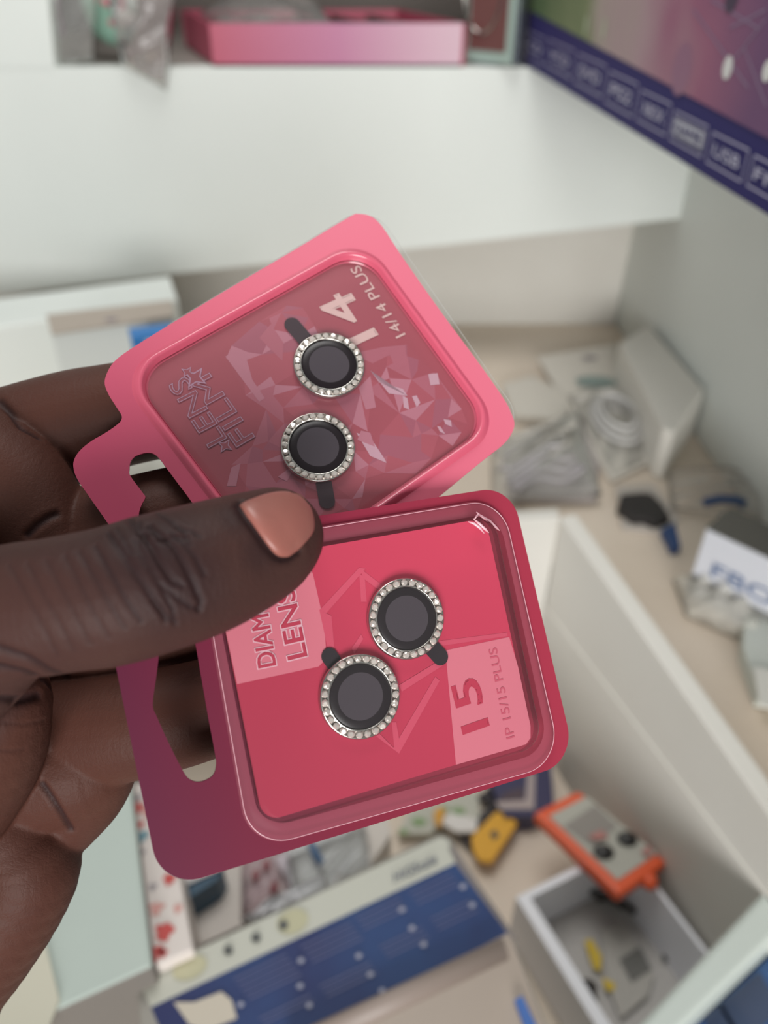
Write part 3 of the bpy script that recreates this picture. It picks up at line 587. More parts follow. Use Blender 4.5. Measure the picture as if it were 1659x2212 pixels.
bk = Vector((-dl.y, dl.x, 0)); bk = bk if bk.y > 0 else -bk
mb = MB(); hb = .045; mb.extr([A1, A1+dl*.13, A1+dl*.13+bk*.038, A1+bk*.038], (0, 0, -(ZD*0+.067)), mat('label_white', (206, 208, 216), .4)); mb.build('box_body', t, .001)
mb = MB(); tq = [A1+kz, A1+dl*.13+kz, A1+dl*.13+bk*.038+kz, A1+bk*.038+kz]; mb.extr(tq, (0, 0, -.0009), mat('lid_dark_grey', (92, 90, 84), .5)); mb.build('lid', t)
mb = MB(); A3 = A1 - bk*.0008 + Vector((0, 0, -.034)); put_text(mb, 'FBOX', A3+dl*.014+Vector((0, 0, -.004)), dl*.070, Vector((0, 0, .013)), mat('lettering_blue', (104, 122, 158), .4), .02); mb.add([A1-bk*.0006+Vector((0, 0, -.045)), A1-bk*.0006+dl*.13+Vector((0, 0, -.045)), A1-bk*.0006+dl*.13+Vector((0, 0, -.066)), A1-bk*.0006+Vector((0, 0, -.066))], [[0, 1, 2, 3]], mat('front_grey_band', (128, 128, 126), .4)); mb.build('front_print', t)
tag(crumple('plastic_packet', lying([(1450, 1250), (1640, 1300), (1640, 1400), (1480, 1330)], zdk-.003), None, clear('bag_milky', (.97, .97, .95), .35, .12, .2, (240, 236, 228), bump=(25, .25, .01)), .02, 81), 'milky clear packet in front of the labelled box', 'packet')
tag(flat('paper_sheet', [(1612, 1270), (1800, 1280), (1800, 1520), (1640, 1500), (1606, 1400)], mat('paper_greenish_white', (198, 202, 194), .6), 'pale greenish paper at the right edge, below the labelled box', 'paper', zdk-.015, .013), 'pale greenish paper stack at the right edge, below the labelled box', 'paper')
tag(flat('paper_sheet', [(1628, 1440), (1780, 1470), (1760, 1560), (1640, 1520)], mat('paper_cream_white', (214, 212, 204), .6), 'x', 'paper', zdk-.0175, .002), 'small cream paper slip on the greenish paper stack', 'paper')
# ------------------------------------------------ the two blister cards
class Card:
    def __init__(s, c, D, name, label):
        r = [np.array(ray(*p)) for p in c]; A_ = np.array([-r[1], r[2], -r[3]]).T
        dd = np.linalg.solve(A_, -r[0]); dd = np.array([1, *dd]); dd *= D/dd.mean()
        Pn = [EYE + Vector(r[i])*float(dd[i]) for i in range(4)]
        s.o = Pn[0]; s.e = (Pn[1]-Pn[0]).normalized(); s.n = (Pn[1]-Pn[0]).cross(Pn[3]-Pn[0]).normalized()
        if s.n.dot(FV) > 0: s.n = -s.n
        u = s.n.cross(s.e); s.u = u if u.dot(Pn[3]-Pn[0]) > 0 else -u
        s.root = thing(name, label, 'blister card', s.o, 'pink blister cards in the hand')
    def pt(s, px, py, w=0): return PP(px, py, s.o + s.n*w, s.n)
    def uv(s, px, py, w=0):
        p = s.pt(px, py, w)-s.o; return Vector((p.dot(s.e), p.dot(s.u)))
    def xyz(s, q, w=0): return s.o + s.e*q.x + s.u*q.y + s.n*w
def rounded(poly, rad, seg=10):
    """rounded polygon in 2D, rad a number or one per corner"""
    out = []; n = len(poly)
    for i in range(n):
        p = poly[i]; a = poly[i-1]-p; b_ = poly[(i+1) % n]-p; r_ = rad[i] if isinstance(rad, (list, tuple)) else rad
        an = a.angle(b_); tl = min(r_/math.tan(an/2), a.length*.45, b_.length*.45); rr_ = tl*math.tan(an/2)
        p0 = p + a.normalized()*tl; p1 = p + b_.normalized()*tl; c = p + (a.normalized()+b_.normalized()).normalized()*(rr_/math.sin(an/2))
        a0 = math.atan2(p0.y-c.y, p0.x-c.x); a1 = math.atan2(p1.y-c.y, p1.x-c.x); da = (a1-a0+math.pi) % (2*math.pi)-math.pi
        for k in range(seg+1): q = a0+da*k/seg; out.append(Vector((c.x+rr_*math.cos(q), c.y+rr_*math.sin(q))))
    return out
def area2(p): return sum(p[i-1].x*p[i].y-p[i].x*p[i-1].y for i in range(len(p)))/2
def offset(poly, dst):
    """grow (dst>0) a convex-ish quad"""
    n = len(poly); sg = 1 if area2(poly) > 0 else -1; L_ = []
    for i in range(n):
        a = poly[i]; b_ = poly[(i+1) % n]; d_ = (b_-a).normalized(); nn = Vector((d_.y, -d_.x))*sg; L_.append((a+nn*dst, d_))
    out = []
    for i in range(n):
        p, d1 = L_[i-1]; q, d2 = L_[i]; den = d1.x*d2.y-d1.y*d2.x; t_ = ((q.x-p.x)*d2.y-(q.y-p.y)*d2.x)/den; out.append(p+d1*t_)
    return out
def smooth_closed(pts, n=6):
    """Catmull-Rom through closed 2D points"""
    out = []; N = len(pts)
    for i in range(N):
        p0, p1, p2, p3 = pts[i-1], pts[i], pts[(i+1) % N], pts[(i+2) % N]
        for k in range(n):
            t_ = k/n; out.append(.5*((2*p1)+(p2-p0)*t_+(2*p0-5*p1+4*p2-p3)*t_*t_+(3*p1-p0-3*p2+p3)*t_**3))
    return out
def fill2d(outer, holes):
    """triangulate outer loop with holes -> verts, tris (2D)"""
    from mathutils.geometry import delaunay_2d_cdt
    vs = []; fs = []; k = 0
    loops = [outer]+holes; 
    for lp in loops: fs.append(list(range(k, k+len(lp)))); k += len(lp); vs += lp
    ed = [(f_[i], f_[(i+1) % len(f_)]) for f_ in fs for i in range(len(f_))]
    v2, e2_, f2, *_r = delaunay_2d_cdt([Vector(v[:2]) for v in vs], ed, [], 0, 1e-9)
    def inside(p, lp):
        c = False
        for i in range(len(lp)):
            a = lp[i-1]; b_ = lp[i]
            if (a.y > p.y) != (b_.y > p.y) and p.x < (b_.x-a.x)*(p.y-a.y)/(b_.y-a.y)+a.x: c = not c
        return c
    keep = []
    for f_ in f2:
        c = sum((v2[i] for i in f_), Vector((0, 0)))/len(f_)
        if inside(c, outer) and not any(inside(c, h) for h in holes): keep.append(f_)
    return v2, keep
def plate(mb, card, outer, holes, w0, w1, m, side=None):
    v2, fs = fill2d(outer, holes)
    mb.add([card.xyz(v, w1) for v in v2], fs, m); mb.add([card.xyz(v, w0) for v in v2], [f_[::-1] for f_ in fs], side or m)
    for lp in [outer]+holes:
        n_ = len(lp); mb.add([card.xyz(v, w1) for v in lp]+[card.xyz(v, w0) for v in lp], [[i, (i+1) % n_, n_+(i+1) % n_, n_+i] for i in range(n_)], side or m, True)
def loft(mb, card, loops, m, smooth=True, close=True):
    """loops: list of (points2D, w) with equal counts"""
    n_ = len(loops[0][0]); vs = [card.xyz(p, w_) for lp, w_ in loops for p in lp]
    fs = [[k*n_+i, k*n_+(i+1) % n_, (k+1)*n_+(i+1) % n_, (k+1)*n_+i] for k in range(len(loops)-1) for i in range(n_)]
    mb.add(vs, fs, m, smooth)
    if close: mb.add([card.xyz(p, loops[-1][1]) for p in loops[-1][0]], [list(range(n_))], m)
def ctext(mb, card, body, a, b_, capc, w_, m, weight=0.0, **k):
    """a,b_: baseline ends in photo px; capc: px of the cap top above a"""
    A_ = card.pt(*a, w_); B_ = card.pt(*b_, w_); Cc = card.pt(*capc, w_)-A_; rd = B_-A_; uu = card.n.cross(rd).normalized(); uu = uu if uu.dot(Cc) > 0 else -uu
    put_text(mb, body, A_, rd, uu*Cc.dot(uu), m, weight, **k)

K2 = Card([(1244, 1645), (1104, 1049), (200, 1191), (348, 1924)], .158, 'blister_card', 'nearer deep pink blister card marked 15 with two rings, held under the thumb')
K1 = Card([(1136, 923), (788, 448), (201, 801), (560, 1379)], .1765, 'blister_card', 'rear light pink blister card marked 14 with faceted crystal print, tilted up behind the thumb')

# ---- card 2 (15)
fr2 = gradmat('deep_pink_card', [(0, (158, 50, 70)), (.55, (130, 38, 60)), (1, (96, 28, 56))], K2.pt(1174, 1347), K2.pt(274, 1557), .5); fr2.node_tree.nodes['Principled BSDF'].inputs['Specular IOR Level'].default_value = .2; in2 = gradmat('insert_hot_pink', [(0, (200, 60, 88)), (1, (166, 44, 70))], K2.pt(1049, 1119), K2.pt(569, 1776), .5); in2.node_tree.nodes['Principled BSDF'].inputs['Specular IOR Level'].default_value = .2; inside2 = mat('insert_side_shaded', (140, 40, 60), .45)  # frame and insert darken to the lower left: print tone with painted shade
pale2 = mat('insert_pale_pink', (206, 112, 128), .5, spec=.2); mag = mat('lettering_magenta', (180, 40, 70), .5); tri = mat('insert_facet_tint', (196, 74, 98), .5, spec=.2)
out2 = rounded([K2.uv(*p) for p in [(1244, 1645), (1104, 1049), (200, 1191), (348, 1924)]], .0078, 14)
hole2 = smooth_closed([K2.uv(*p) for p in [(343, 1412), (338, 1459), (330, 1521), (339, 1549), (366, 1608), (393, 1661), (409, 1683), (432, 1689), (458, 1677), (467, 1654), (463.6, 1622.7), (450, 1550), (436, 1470), (421, 1385), (402, 1310), (380, 1260), (352, 1262), (346, 1330)]], 5)
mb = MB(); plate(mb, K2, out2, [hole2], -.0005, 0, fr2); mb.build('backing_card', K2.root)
INW = .0026
qi = [K2.uv(x, y, INW) for x, y in [(1153, 1602), (1049, 1119), (460, 1222), (569, 1776)]]
qo = [K2.uv(x, y, .0) for x, y in [(1212, 1649), (1081, 1074), (421, 1182), (537, 1839)]]
qid = [K2.uv(x, y, .0) for x, y in [(1178, 1618), (1070, 1112), (452, 1214), (564, 1786)]]
ri = rounded(qi, [.0045, .0045, .003, .0035], 12)
mb = MB(); plate(mb, K2, ri, [], .0003, INW, in2, inside2)  # insert wall darker than its face, side shade put into the colour
W1 = INW+.00003
PK = [0]
def pol(card, pts, w_, m):
    PK[0] += 1; w_ = w_+.000004*(PK[0] % 12); mb.add([card.pt(x, y, w_) for x, y in pts], [list(range(len(pts)))], m)
pol(K2, [(468, 1262), (655, 1195), (676, 1240), (700, 1345), (704, 1400), (700, 1428), (688, 1440), (512, 1478), (490, 1375)], W1, pale2)
pol(K2, [(962, 1405), (1100, 1376), (1119, 1440), (1146, 1568), (1146, 1594), (1136, 1608), (985, 1652)], W1, pale2)
for pl in ([(776, 1226), (790, 1228), (700, 1330), (690, 1318)], [(776, 1226), (846, 1280), (838, 1290), (786, 1250)], [(776, 1240), (788, 1245), (792, 1300), (780, 1300)],
           [(690, 1318), (716, 1330), (724, 1420), (712, 1420)], [(760, 1400), (780, 1370), (785, 1380), (765, 1412)],
           [(850, 1615), (862, 1628), (950, 1470), (940, 1462)], [(850, 1615), (862, 1628), (812, 1590), (820, 1585)], [(846, 1560), (856, 1560), (866, 1620), (852, 1618)], [(862, 1480), (952, 1425), (956, 1438), (868, 1494)],
           [(946, 1385), (1096, 1366), (1096, 1374), (948, 1396)]):
    pol(K2, pl, W1+.00002, tri)
W2 = W1+.00008
ctext(mb, K2, '15', (1056, 1566), (1030, 1462), (1000, 1582), W2, mag, .03)
ctext(mb, K2, 'IP 15/15 PLUS', (1112, 1592), (1073, 1398), (1094, 1597), W2, mat('lettering_soft_pink', (190, 76, 98), .5), .005)
edgew = mat('lettering_white_edge', (220, 170, 182), .5)
for body, a_, b2, c_ in (('DIAMOND', (596, 1436), (562, 1213), (558, 1443)), ('LENS', (663, 1416), (634, 1270), (622, 1425))):
    ctext(mb, K2, body, a_, b2, c_, W2+.00002, edgew, .085); ctext(mb, K2, body, a_, b2, c_, W2+.00006, mag, .022)
mb.build('insert_card', K2.root)
# blister: footprint -> ledge -> wall -> top
bl2 = clear('blister_plastic', (.985, .985, .985), .015, .08, .06); led = clear('blister_ledge_plastic', (.97, .95, .95), .26, .07, .2, (206, 122, 138))
rq = lambda q, r_: rounded(q, r_, 12)
L0_ = rq(qo, .0085); L1_ = rq(offset(qo, -.0004), .0082); L2_ = rq(offset(qid, .0002), .0062); L3_ = rq(offset(qi, .0004), .0048); L4_ = rq(offset(qi, -.0004), .0044)
mb = MB(); loft(mb, K2, [(L0_, .0001), (L1_, .0011), (L2_, .0013)], led, True, False); 
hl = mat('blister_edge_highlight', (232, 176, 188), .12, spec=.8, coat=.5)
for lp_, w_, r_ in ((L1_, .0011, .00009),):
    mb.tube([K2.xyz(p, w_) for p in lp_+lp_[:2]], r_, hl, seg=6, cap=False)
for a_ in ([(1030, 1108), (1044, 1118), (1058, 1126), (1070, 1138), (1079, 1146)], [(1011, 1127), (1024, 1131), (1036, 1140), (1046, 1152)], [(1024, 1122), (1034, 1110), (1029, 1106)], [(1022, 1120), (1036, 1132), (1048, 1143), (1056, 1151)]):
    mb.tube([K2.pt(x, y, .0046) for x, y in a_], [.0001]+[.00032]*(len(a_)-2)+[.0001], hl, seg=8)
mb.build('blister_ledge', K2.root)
mb = MB(); loft(mb, K2, [(L2_, .0013), (rq(offset(qi, .0008), .005), .0028), (L3_, .0057), (L4_, .0061)], bl2, True, True); mb.build('blister', K2.root)

# ---- card 1 (14)
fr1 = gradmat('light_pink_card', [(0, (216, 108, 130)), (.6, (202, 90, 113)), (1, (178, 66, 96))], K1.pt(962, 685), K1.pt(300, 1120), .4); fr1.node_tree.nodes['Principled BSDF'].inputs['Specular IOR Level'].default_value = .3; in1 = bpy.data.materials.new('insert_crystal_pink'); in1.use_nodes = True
n = in1.node_tree.nodes; L = in1.node_tree.links; b = n['Principled BSDF']; b.inputs['Roughness'].default_value = .35
b.inputs['Base Color'].default_value = lin((150, 58, 72))
Tp = lambda pts: [K1.uv(*p) for p in pts]
o1p = [(273, 760), (250, 778), (236, 796), (226, 824), (233, 849), (247, 872), (254, 883), (262, 896), (263, 904), (257, 914), (231, 933), (197, 953), (172, 974), (160, 994), (159, 1012), (167, 1035), (190, 1069), (237, 1136), (300, 1228), (350, 1305), (372, 1330), (395, 1330), (450, 1290), (470, 1290), (482, 1300), (500, 1330), (530, 1378), (555, 1388), (590, 1368), (720, 1262), (840, 1162), (954, 1068), (1040, 997), (1080, 966), (1098, 948), (1109, 928), (1111, 912), (1105, 894), (1090, 864), (1040, 792), (950, 670), (870, 556), (850, 526), (832, 498), (816, 478), (798, 466), (774, 462), (752, 470), (632, 542), (480, 632), (331, 723)]
out1 = smooth_closed(Tp(o1p), 4)
hole1 = smooth_closed(Tp([(279.5, 1012), (281.4, 999), (288, 989), (297.6, 983), (316.6, 978), (333.7, 981), (347, 993.5), (358, 1008.7), (385, 1045), (415, 1085.6), (450, 1140), (455, 1165), (445, 1182), (425, 1190), (400, 1182), (375, 1165), (350, 1150), (320, 1150), (303, 1130), (300, 1109), (306, 1090), (313.7, 1074), (308, 1064), (281.4, 1027.7)]), 5)
qw = [K1.uv(*p) for p in [(1058, 918), (780, 534), (281, 813), (603, 1237)]]
rw = lambda dst, r_: rounded(offset(qw, dst), r_, 12)
winouter = rw(.0024, .0095)
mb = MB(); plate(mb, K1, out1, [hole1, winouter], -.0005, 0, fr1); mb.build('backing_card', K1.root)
mb = MB(); loft(mb, K1, [(winouter, 0), (rw(.0019, .0092), .0004), (rw(.0013, .0089), .0010), (rw(.0008, .0087), .0011), (rw(.0004, .0085), .0007), (rw(0, .0082), -.0006), (rw(-.0004, .008), -.0010)], mat('light_pink_rim', (210, 92, 116), .25, spec=.5, coat=.3), True, False); mb.build('embossed_rim', K1.root)
W0 = -.0010; mb = MB(); plate(mb, K1, rw(-.0003, .008), [], -.0016, W0, in1)
# faceted crystal print: random Delaunay facets inside a curved band, pale pink tints
from mathutils.geometry import delaunay_2d_cdt
tints = [mat('facet_tint_%s' % nm, c_, .35) for nm, c_ in (('deep', (150, 60, 74)), ('rose', (158, 68, 82)), ('mauve', (162, 84, 100)), ('pale', (172, 106, 122)), ('soft', (150, 74, 92)), ('lilac', (186, 146, 160)))]
band = [(488, 770), (500, 742), (560, 690), (620, 655), (655, 660), (680, 700), (760, 760), (830, 745), (880, 740), (940, 800), (1000, 880), (1012, 912), (980, 960), (900, 1020), (840, 1078), (760, 1130), (640, 1190), (520, 1150), (468, 1060), (500, 1000), (545, 960), (575, 880), (530, 850)]
bw = [K1.uv(*p) for p in band]; rnd = random.Random(11)
xs = [p.x for p in bw]; ys = [p.y for p in bw]; pts_ = list(bw)
while len(pts_) < 165:
    q = Vector((rnd.uniform(min(xs), max(xs)), rnd.uniform(min(ys), max(ys))))
    if min((q-p).length for p in pts_) > .0023: pts_.append(q)
v2, _e, f2, *_ = delaunay_2d_cdt(pts_, [(i, (i+1) % len(bw)) for i in range(len(bw))], [], 0, 1e-9)
def inpoly(p, lp):
    c = False
    for i in range(len(lp)):
        a = lp[i-1]; b_ = lp[i]
        if (a.y > p.y) != (b_.y > p.y) and p.x < (b_.x-a.x)*(p.y-a.y)/(b_.y-a.y)+a.x: c = not c
    return c
win_in = rw(-.0006, .0078)
for f_ in f2:
    c = sum((v2[i] for i in f_), Vector((0, 0)))/len(f_)
    if inpoly(c, bw) and all(inpoly(v2[i], win_in) for i in f_):
        mb.add([K1.xyz(v2[i], W0+.00003) for i in f_], [list(range(len(f_)))], tints[rnd.choice([0, 0, 1, 1, 4, 4, 2, 2, 1, 3])])
def pol1(pts, m, k=2):
    PK[0] += 1; k = k+.12*(PK[0] % 12); mb.add([K1.pt(x, y, W0+.00003*k) for x, y in pts], [list(range(len(pts)))], m)
for pts, q in (([(487, 770), (500, 762), (530, 765), (545, 820), (572, 860), (560, 868), (520, 815)], 3), ([(775, 838), (800, 812), (812, 880), (790, 885)], 3), ([(800, 800), (818, 825), (870, 840), (880, 855), (840, 850)], 5), ([(870, 855), (880, 860), (884, 885), (872, 880)], 5),
               ([(890, 856), (900, 854), (908, 870), (900, 880)], 5), ([(770, 935), (800, 945), (830, 990), (835, 1000), (800, 985)], 5), ([(772, 950), (780, 930), (800, 935), (810, 965)], 3), ([(925, 808), (945, 806), (950, 830), (930, 832)], 5),
               ([(944, 920), (952, 922), (962, 938), (950, 932)], 5), ([(958, 905), (974, 908), (976, 922), (962, 916)], 5), ([(600, 1030), (640, 1000), (620, 1040)], 3), ([(560, 730), (585, 700), (612, 740), (610, 780), (590, 760)], 2), ([(840, 760), (875, 745), (880, 790), (855, 800)], 2),
               ([(500, 1010), (520, 1000), (510, 1050), (490, 1050)], 3), ([(700, 760), (730, 740), (760, 800)], 2)):
    pol1(pts, tints[q])
wtx = mat('lettering_blush', (206, 172, 168), .4)
def ct1(body, a_, b2, c_, m, wgt, k=5, **kw): ctext(mb, K1, body, a_, b2, c_, W0+.00003*k, m, wgt, **kw)
ct1('14', (815, 722), (752, 626), (758, 765), wtx, .03)
ct1('14/14 PLUS', (876, 722), (775, 572), (858, 734), wtx, .01)
lil1 = mat('lettering_lilac_outline', (168, 126, 150), .45); base1 = mat('lettering_base_pink', (140, 50, 66), .45)
def outline(body, a_, b2, c_):
    ct1(body, a_, b2, c_, base1, .05, 5); ct1(body, a_, b2, c_, lil1, 0, 7, stroke=.020, fill=False)
outline('LENS', (490, 946), (402, 812), (450, 967)); outline('FILM', (550, 943), (452, 806), (510, 964))
def star(cx, cy, r_, rot, m, k):
    c = K1.uv(cx, cy); lp = [c+Vector((math.cos(a), math.sin(a)))*r_*(1 if i % 2 == 0 else .42) for i, a in enumerate([rot+j*math.pi/4 for j in range(8)])]
    mb.add([K1.xyz(p, W0+.00003*k) for p in lp]+[K1.xyz(c, W0+.00003*k)], [[i, (i+1) % 8, 8] for i in range(8)], m)
for cx, cy, r_ in ((421, 812, .0030), (486, 960, .0019), (404, 800, .0016)): star(cx, cy, r_, .5, lil1, 7); star(cx, cy, r_*.72, .5, base1, 8)
mb.build('insert_card', K1.root)
mb = MB(); loft(mb, K1, [(rw(-.0002, .008), -.0004), (rw(-.0012, .0075), .0003), (rw(-.0016, .0075), .0004)], clear('window_film', (.97, .965, .965), .06, .08, .16, (215, 190, 198), bump=(60, .25, .002)), True, True); mb.build('clear_window', K1.root)
# clear sleeve: a thin transparent sheet that shows past the card's right edge
qs = [K1.uv(*p) for p in [(1128, 905), (801, 437), (330, 720), (655, 1255)]]
slm = clear('clear_sleeve_film', (.97, .97, .97), .03, .12, .1, (200, 200, 200)); sle = mat('sleeve_edge_grey', (176, 176, 172), .3)
lp = rounded(offset(qs, .0008), .0078, 12); lpi = rounded(offset(qs, .00065), .0077, 12)
mb = MB(); mb.add([K1.xyz(p, -.0016) for p in lp], [list(range(len(lp)))], slm); loft(mb, K1, [(lp, -.00155), (lpi, -.00155)], sle, False, False)
mb.build('clear_back_sheet', K1.root)

# ------------------------------------------------ crystal lens rings (top-level, one kind copied)
chrome = mat('ring_silver', (200, 196, 190), .22, 1); chrome_d = mat('ring_setting_dark', (150, 140, 132), .35, .9)
gemm = mat('rhinestone', (225, 216, 208), .14, .45, coat=1)
glassd = mat('lens_black_glass', (32, 25, 29), .3, spec=.3); glassl = mat('lens_grey_centre', (68, 61, 67), .35, spec=.3); tabm = mat('pull_tab_black', (40, 33, 38), .6, spec=.2)
RR = .0084
def lathe(mb, prof, m, seg=64, smooth=True):
    vs = [Vector((r_*math.cos(2*math.pi*k/seg), r_*math.sin(2*math.pi*k/seg), z)) for r_, z in prof for k in range(seg)]
    mb.add(vs, [[i*seg+k, i*seg+(k+1) % seg, (i+1)*seg+(k+1) % seg, (i+1)*seg+k] for i in range(len(prof)-1) for k in range(seg)], m, smooth)
def mesh_of(mb, name):
    o = mb.build(name); me = o.data; me.transform(Matrix.Translation(o.location)); bpy.data.objects.remove(o); me.name = name; return me
mb = MB(); lathe(mb, [(RR*.76, .0002), (RR*.97, .0), (RR*1.0, .0004), (RR*1.0, .0013), (RR*.965, .0018)], chrome); lathe(mb, [(RR*.965, .0018), (RR*.93, .0015), (RR*.82, .0014)], chrome_d); lathe(mb, [(RR*.82, .0014), (RR*.795, .0018), (RR*.77, .0017), (RR*.76, .0002)], chrome)
me_band = mesh_of(mb, 'band')
mb = MB(); lathe(mb, [(RR*.77, .0009), (RR*.77, .00135), (RR*.74, .0015), (RR*.56, .0015)], glassd); lathe(mb, [(RR*.56, .0015), (RR*.001, .0015)], glassl, smooth=False); me_gl = mesh_of(mb, 'glass_disc')
mb = MB(); r_g = RR*.094
prof = [(1.0, -.1), (.92, .25), (.55, .62)]; vs = []; N = 8
for i, (a, z) in enumerate(prof):
    for k in range(N): q = 2*math.pi*(k+.5*(i % 2))/N; vs.append(Vector((a*math.cos(q), a*math.sin(q), z))*r_g)
fs = [[k, (k+1) % N, N+k] for k in range(N)]+[[N+k, (k+1) % N, N+(k+1) % N] for k in range(N)]
fs += [[N+k, N+(k+1) % N, 2*N+(k+1) % N] for k in range(N)]+[[N+k, 2*N+(k+1) % N, 2*N+k] for k in range(N)]+[[2*N+k for k in range(N)]]
mb.add(vs, fs, gemm); me_gem = mesh_of(mb, 'rhinestone')
mb = MB()
def tabmesh(length, hw):
    m_ = MB(); pts = [Vector((RR*.7, -hw, .0002)), Vector((length-hw*.0, -hw, .0002))]+[Vector((length+hw*math.cos(a), hw*math.sin(a), .0002)) for a in [-math.pi/2+i*math.pi/10 for i in range(1, 10)]]+[Vector((length, hw, .0002)), Vector((RR*.7, hw, .0002))]
    m_.extr(pts, (0, 0, .00015), tabm); return mesh_of(m_, 'pull_tab')
RG = 'crystal lens rings sealed in the pink blister cards'
ring0 = None
def ring(card, cx, cy, tx, ty, w_, label, seed, nst=27, ghw=17, lean=0):
    global ring0
    c = card.pt(cx, cy, w_+.0012) - card.n*.0012; tt = card.pt(tx, ty, w_); dv = tt-c; dv -= card.n*dv.dot(card.n); ln = dv.length; xa = dv.normalized(); ya = card.n.cross(xa)
    M = Matrix((xa, ya, card.n)).transposed().to_4x4(); M.translation = c
    hw = (card.pt(cx+ghw, cy, w_)-card.pt(cx, cy, w_)).length
    if ring0 is None:
        r = thing('lens_ring', label, 'lens ring', (0, 0, 0), RG)
        for me in (me_band, me_gl): o = bpy.data.objects.new(me.name, me); C.objects.link(o); o.parent = r
        for k in range(nst):
            q = 2*math.pi*(k+.5)/nst; o = bpy.data.objects.new('rhinestone', me_gem); C.objects.link(o); o.parent = r
            o.location = (RR*.885*math.cos(q), RR*.885*math.sin(q), .0016); o.rotation_euler = (.25*math.sin(k*2.1), .25*math.cos(k*1.3), q*3.1)
        ring0 = r
    else:
        r = ring0.copy(); C.objects.link(r); r['label'] = label
        for ch in [x for x in ring0.children if not x.name.startswith('pull_tab')]:
            c2 = ch.copy(); C.objects.link(c2); c2.parent = r
    r.matrix_world = M
    o = bpy.data.objects.new('pull_tab', tabmesh(ln, hw)); C.objects.link(o); o.parent = r; o['label'] = 'black pull tab'
    return r
ring(K1, 711, 788, 631, 703, W0+.0001, 'crystal ring at the upper position in the rear card marked 14', 1)
ring(K1, 687, 966, 706, 1083, W0+.0001, 'crystal ring just above the thumbnail in the rear card marked 14', 2)
ring(K2, 878, 1336, 950, 1419, INW+.0001, 'crystal ring nearer the number 15 and higher in the front card', 3)
ring(K2, 778, 1504, 711, 1418, INW+.0001, 'crystal ring at the lower left of the front card marked 15', 4)
# ------------------------------------------------ the hand: one continuous skin
def chain(mb, pts, m=None, step=.30):
    """pts: (px, py, depth, radius px) -> overlapping balls along a smooth spine"""
    P3 = [(PD(x, y, dpt), r_*dpt/FPX) for x, y, dpt, r_ in pts]; N = len(P3)
    for i in range(N-1):
        a = P3[max(i-1, 0)]; b_ = P3[i]; c = P3[i+1]; d_ = P3[min(i+2, N-1)]
        n_ = max(2, int((c[0]-b_[0]).length/(min(b_[1], c[1])*step)))
        for k in range(n_+(1 if i == N-2 else 0)):
            t_ = k/n_; cr_ = lambda p0, p1, p2, p3: .5*((2*p1)+(p2-p0)*t_+(2*p0-5*p1+4*p2-p3)*t_*t_+(3*p1-p0-3*p2+p3)*t_**3)
            mb.ball(cr_(a[0], b_[0], c[0], d_[0]), cr_(a[1], b_[1], c[1], d_[1]), None, 28)
hb_ = MB(); hb_.mats = [None]
def slot0(m): return 0
hb_.slot = slot0
thumb = [(-330, 1560, .148, 210), (-160, 1450, .137, 185), (0, 1335, .131, 152), (120, 1308, .129, 148), (240, 1288, .129, 152), (330, 1262, .130, 152), (430, 1232, .133, 146), (510, 1202, .1365, 134), (565, 1178, .1395, 121), (592, 1160, .1415, 108)]
chain(hb_, thumb, step=.12)
index = [(-300, 1080, .190, 150), (-80, 1010, .189, 132), (0, 975, .188, 128), (150, 925, .187, 121), (240, 901, .1865, 113), (350, 880, .1865, 108), (450, 862, .187, 98), (560, 840, .189, 88), (640, 828, .191, 74)]
chain(hb_, index, step=.15)
middle = [(-300, 1260, .195, 140), (-60, 1200, .186, 120), (160, 1168, .179, 112), (300, 1137, .176, 112), (420, 1110, .179, 108), (520, 1110, .183, 98), (640, 1110, .187, 84)]
chain(hb_, middle, step=.15)
third = [(-200, 1430, .197, 150), (0, 1400, .190, 128), (150, 1385, .185, 116), (300, 1362, .181, 110), (430, 1332, .182, 104), (560, 1300, .184, 94), (660, 1280, .187, 80)]
chain(hb_, third, step=.15)
little = [(-200, 1640, .190, 150), (0, 1600, .182, 130), (150, 1588, .175, 120), (300, 1566, .170, 114), (430, 1535, .170, 108), (560, 1490, .173, 96), (660, 1460, .176, 82)]
chain(hb_, little, step=.15)
heel = [(-250, 1800, .188, 150), (-60, 1720, .180, 140), (95, 1660, .176, 142), (165, 1650, .173, 122), (196, 1655, .173, 100), (180, 1710, .175, 90), (138, 1770, .177, 80)]
chain(hb_, heel, step=.15)
palm = [(-160, 980, .180, 160), (-60, 1010, .174, 140), (30, 1050, .173, 118), (90, 1120, .172, 98), (126, 1190, .172, 90)]
chain(hb_, palm, step=.15)
chain(hb_, [(-420, 1500, .215, 330), (-240, 1500, .200, 260), (-180, 1380, .175, 220)])
chain(hb_, [(-20, 1520, .150, 125), (-60, 1620, .154, 150), (-190, 1740, .165, 200)], step=.2)
chain(hb_, [(-60, 1690, .172, 105), (-22, 1745, .171, 110), (36, 1830, .171, 104), (58, 1872, .172, 112), (14, 1948, .174, 124), (-60, 2030, .177, 142), (-165, 2125, .182, 175), (-330, 2300, .19, 260), (-560, 2600, .20, 290), (-900, 3000, .21, 300)])
me = bpy.data.meshes.new('hand'); me.from_pydata([v[:] for v in hb_.v], [], hb_.f); me.update()
tmp = bpy.data.objects.new('hand', me); C.objects.link(tmp)
rm = tmp.modifiers.new('skin', 'REMESH'); rm.mode = 'VOXEL'; rm.voxel_size = .00042; rm.use_smooth_shade = True
sm_ = tmp.modifiers.new('relax', 'SMOOTH'); sm_.factor = .5; sm_.iterations = 16
dg = bpy.context.evaluated_depsgraph_get(); dg.update()
hm_ = bpy.data.meshes.new_from_object(tmp.evaluated_get(dg)); bpy.data.objects.remove(tmp)
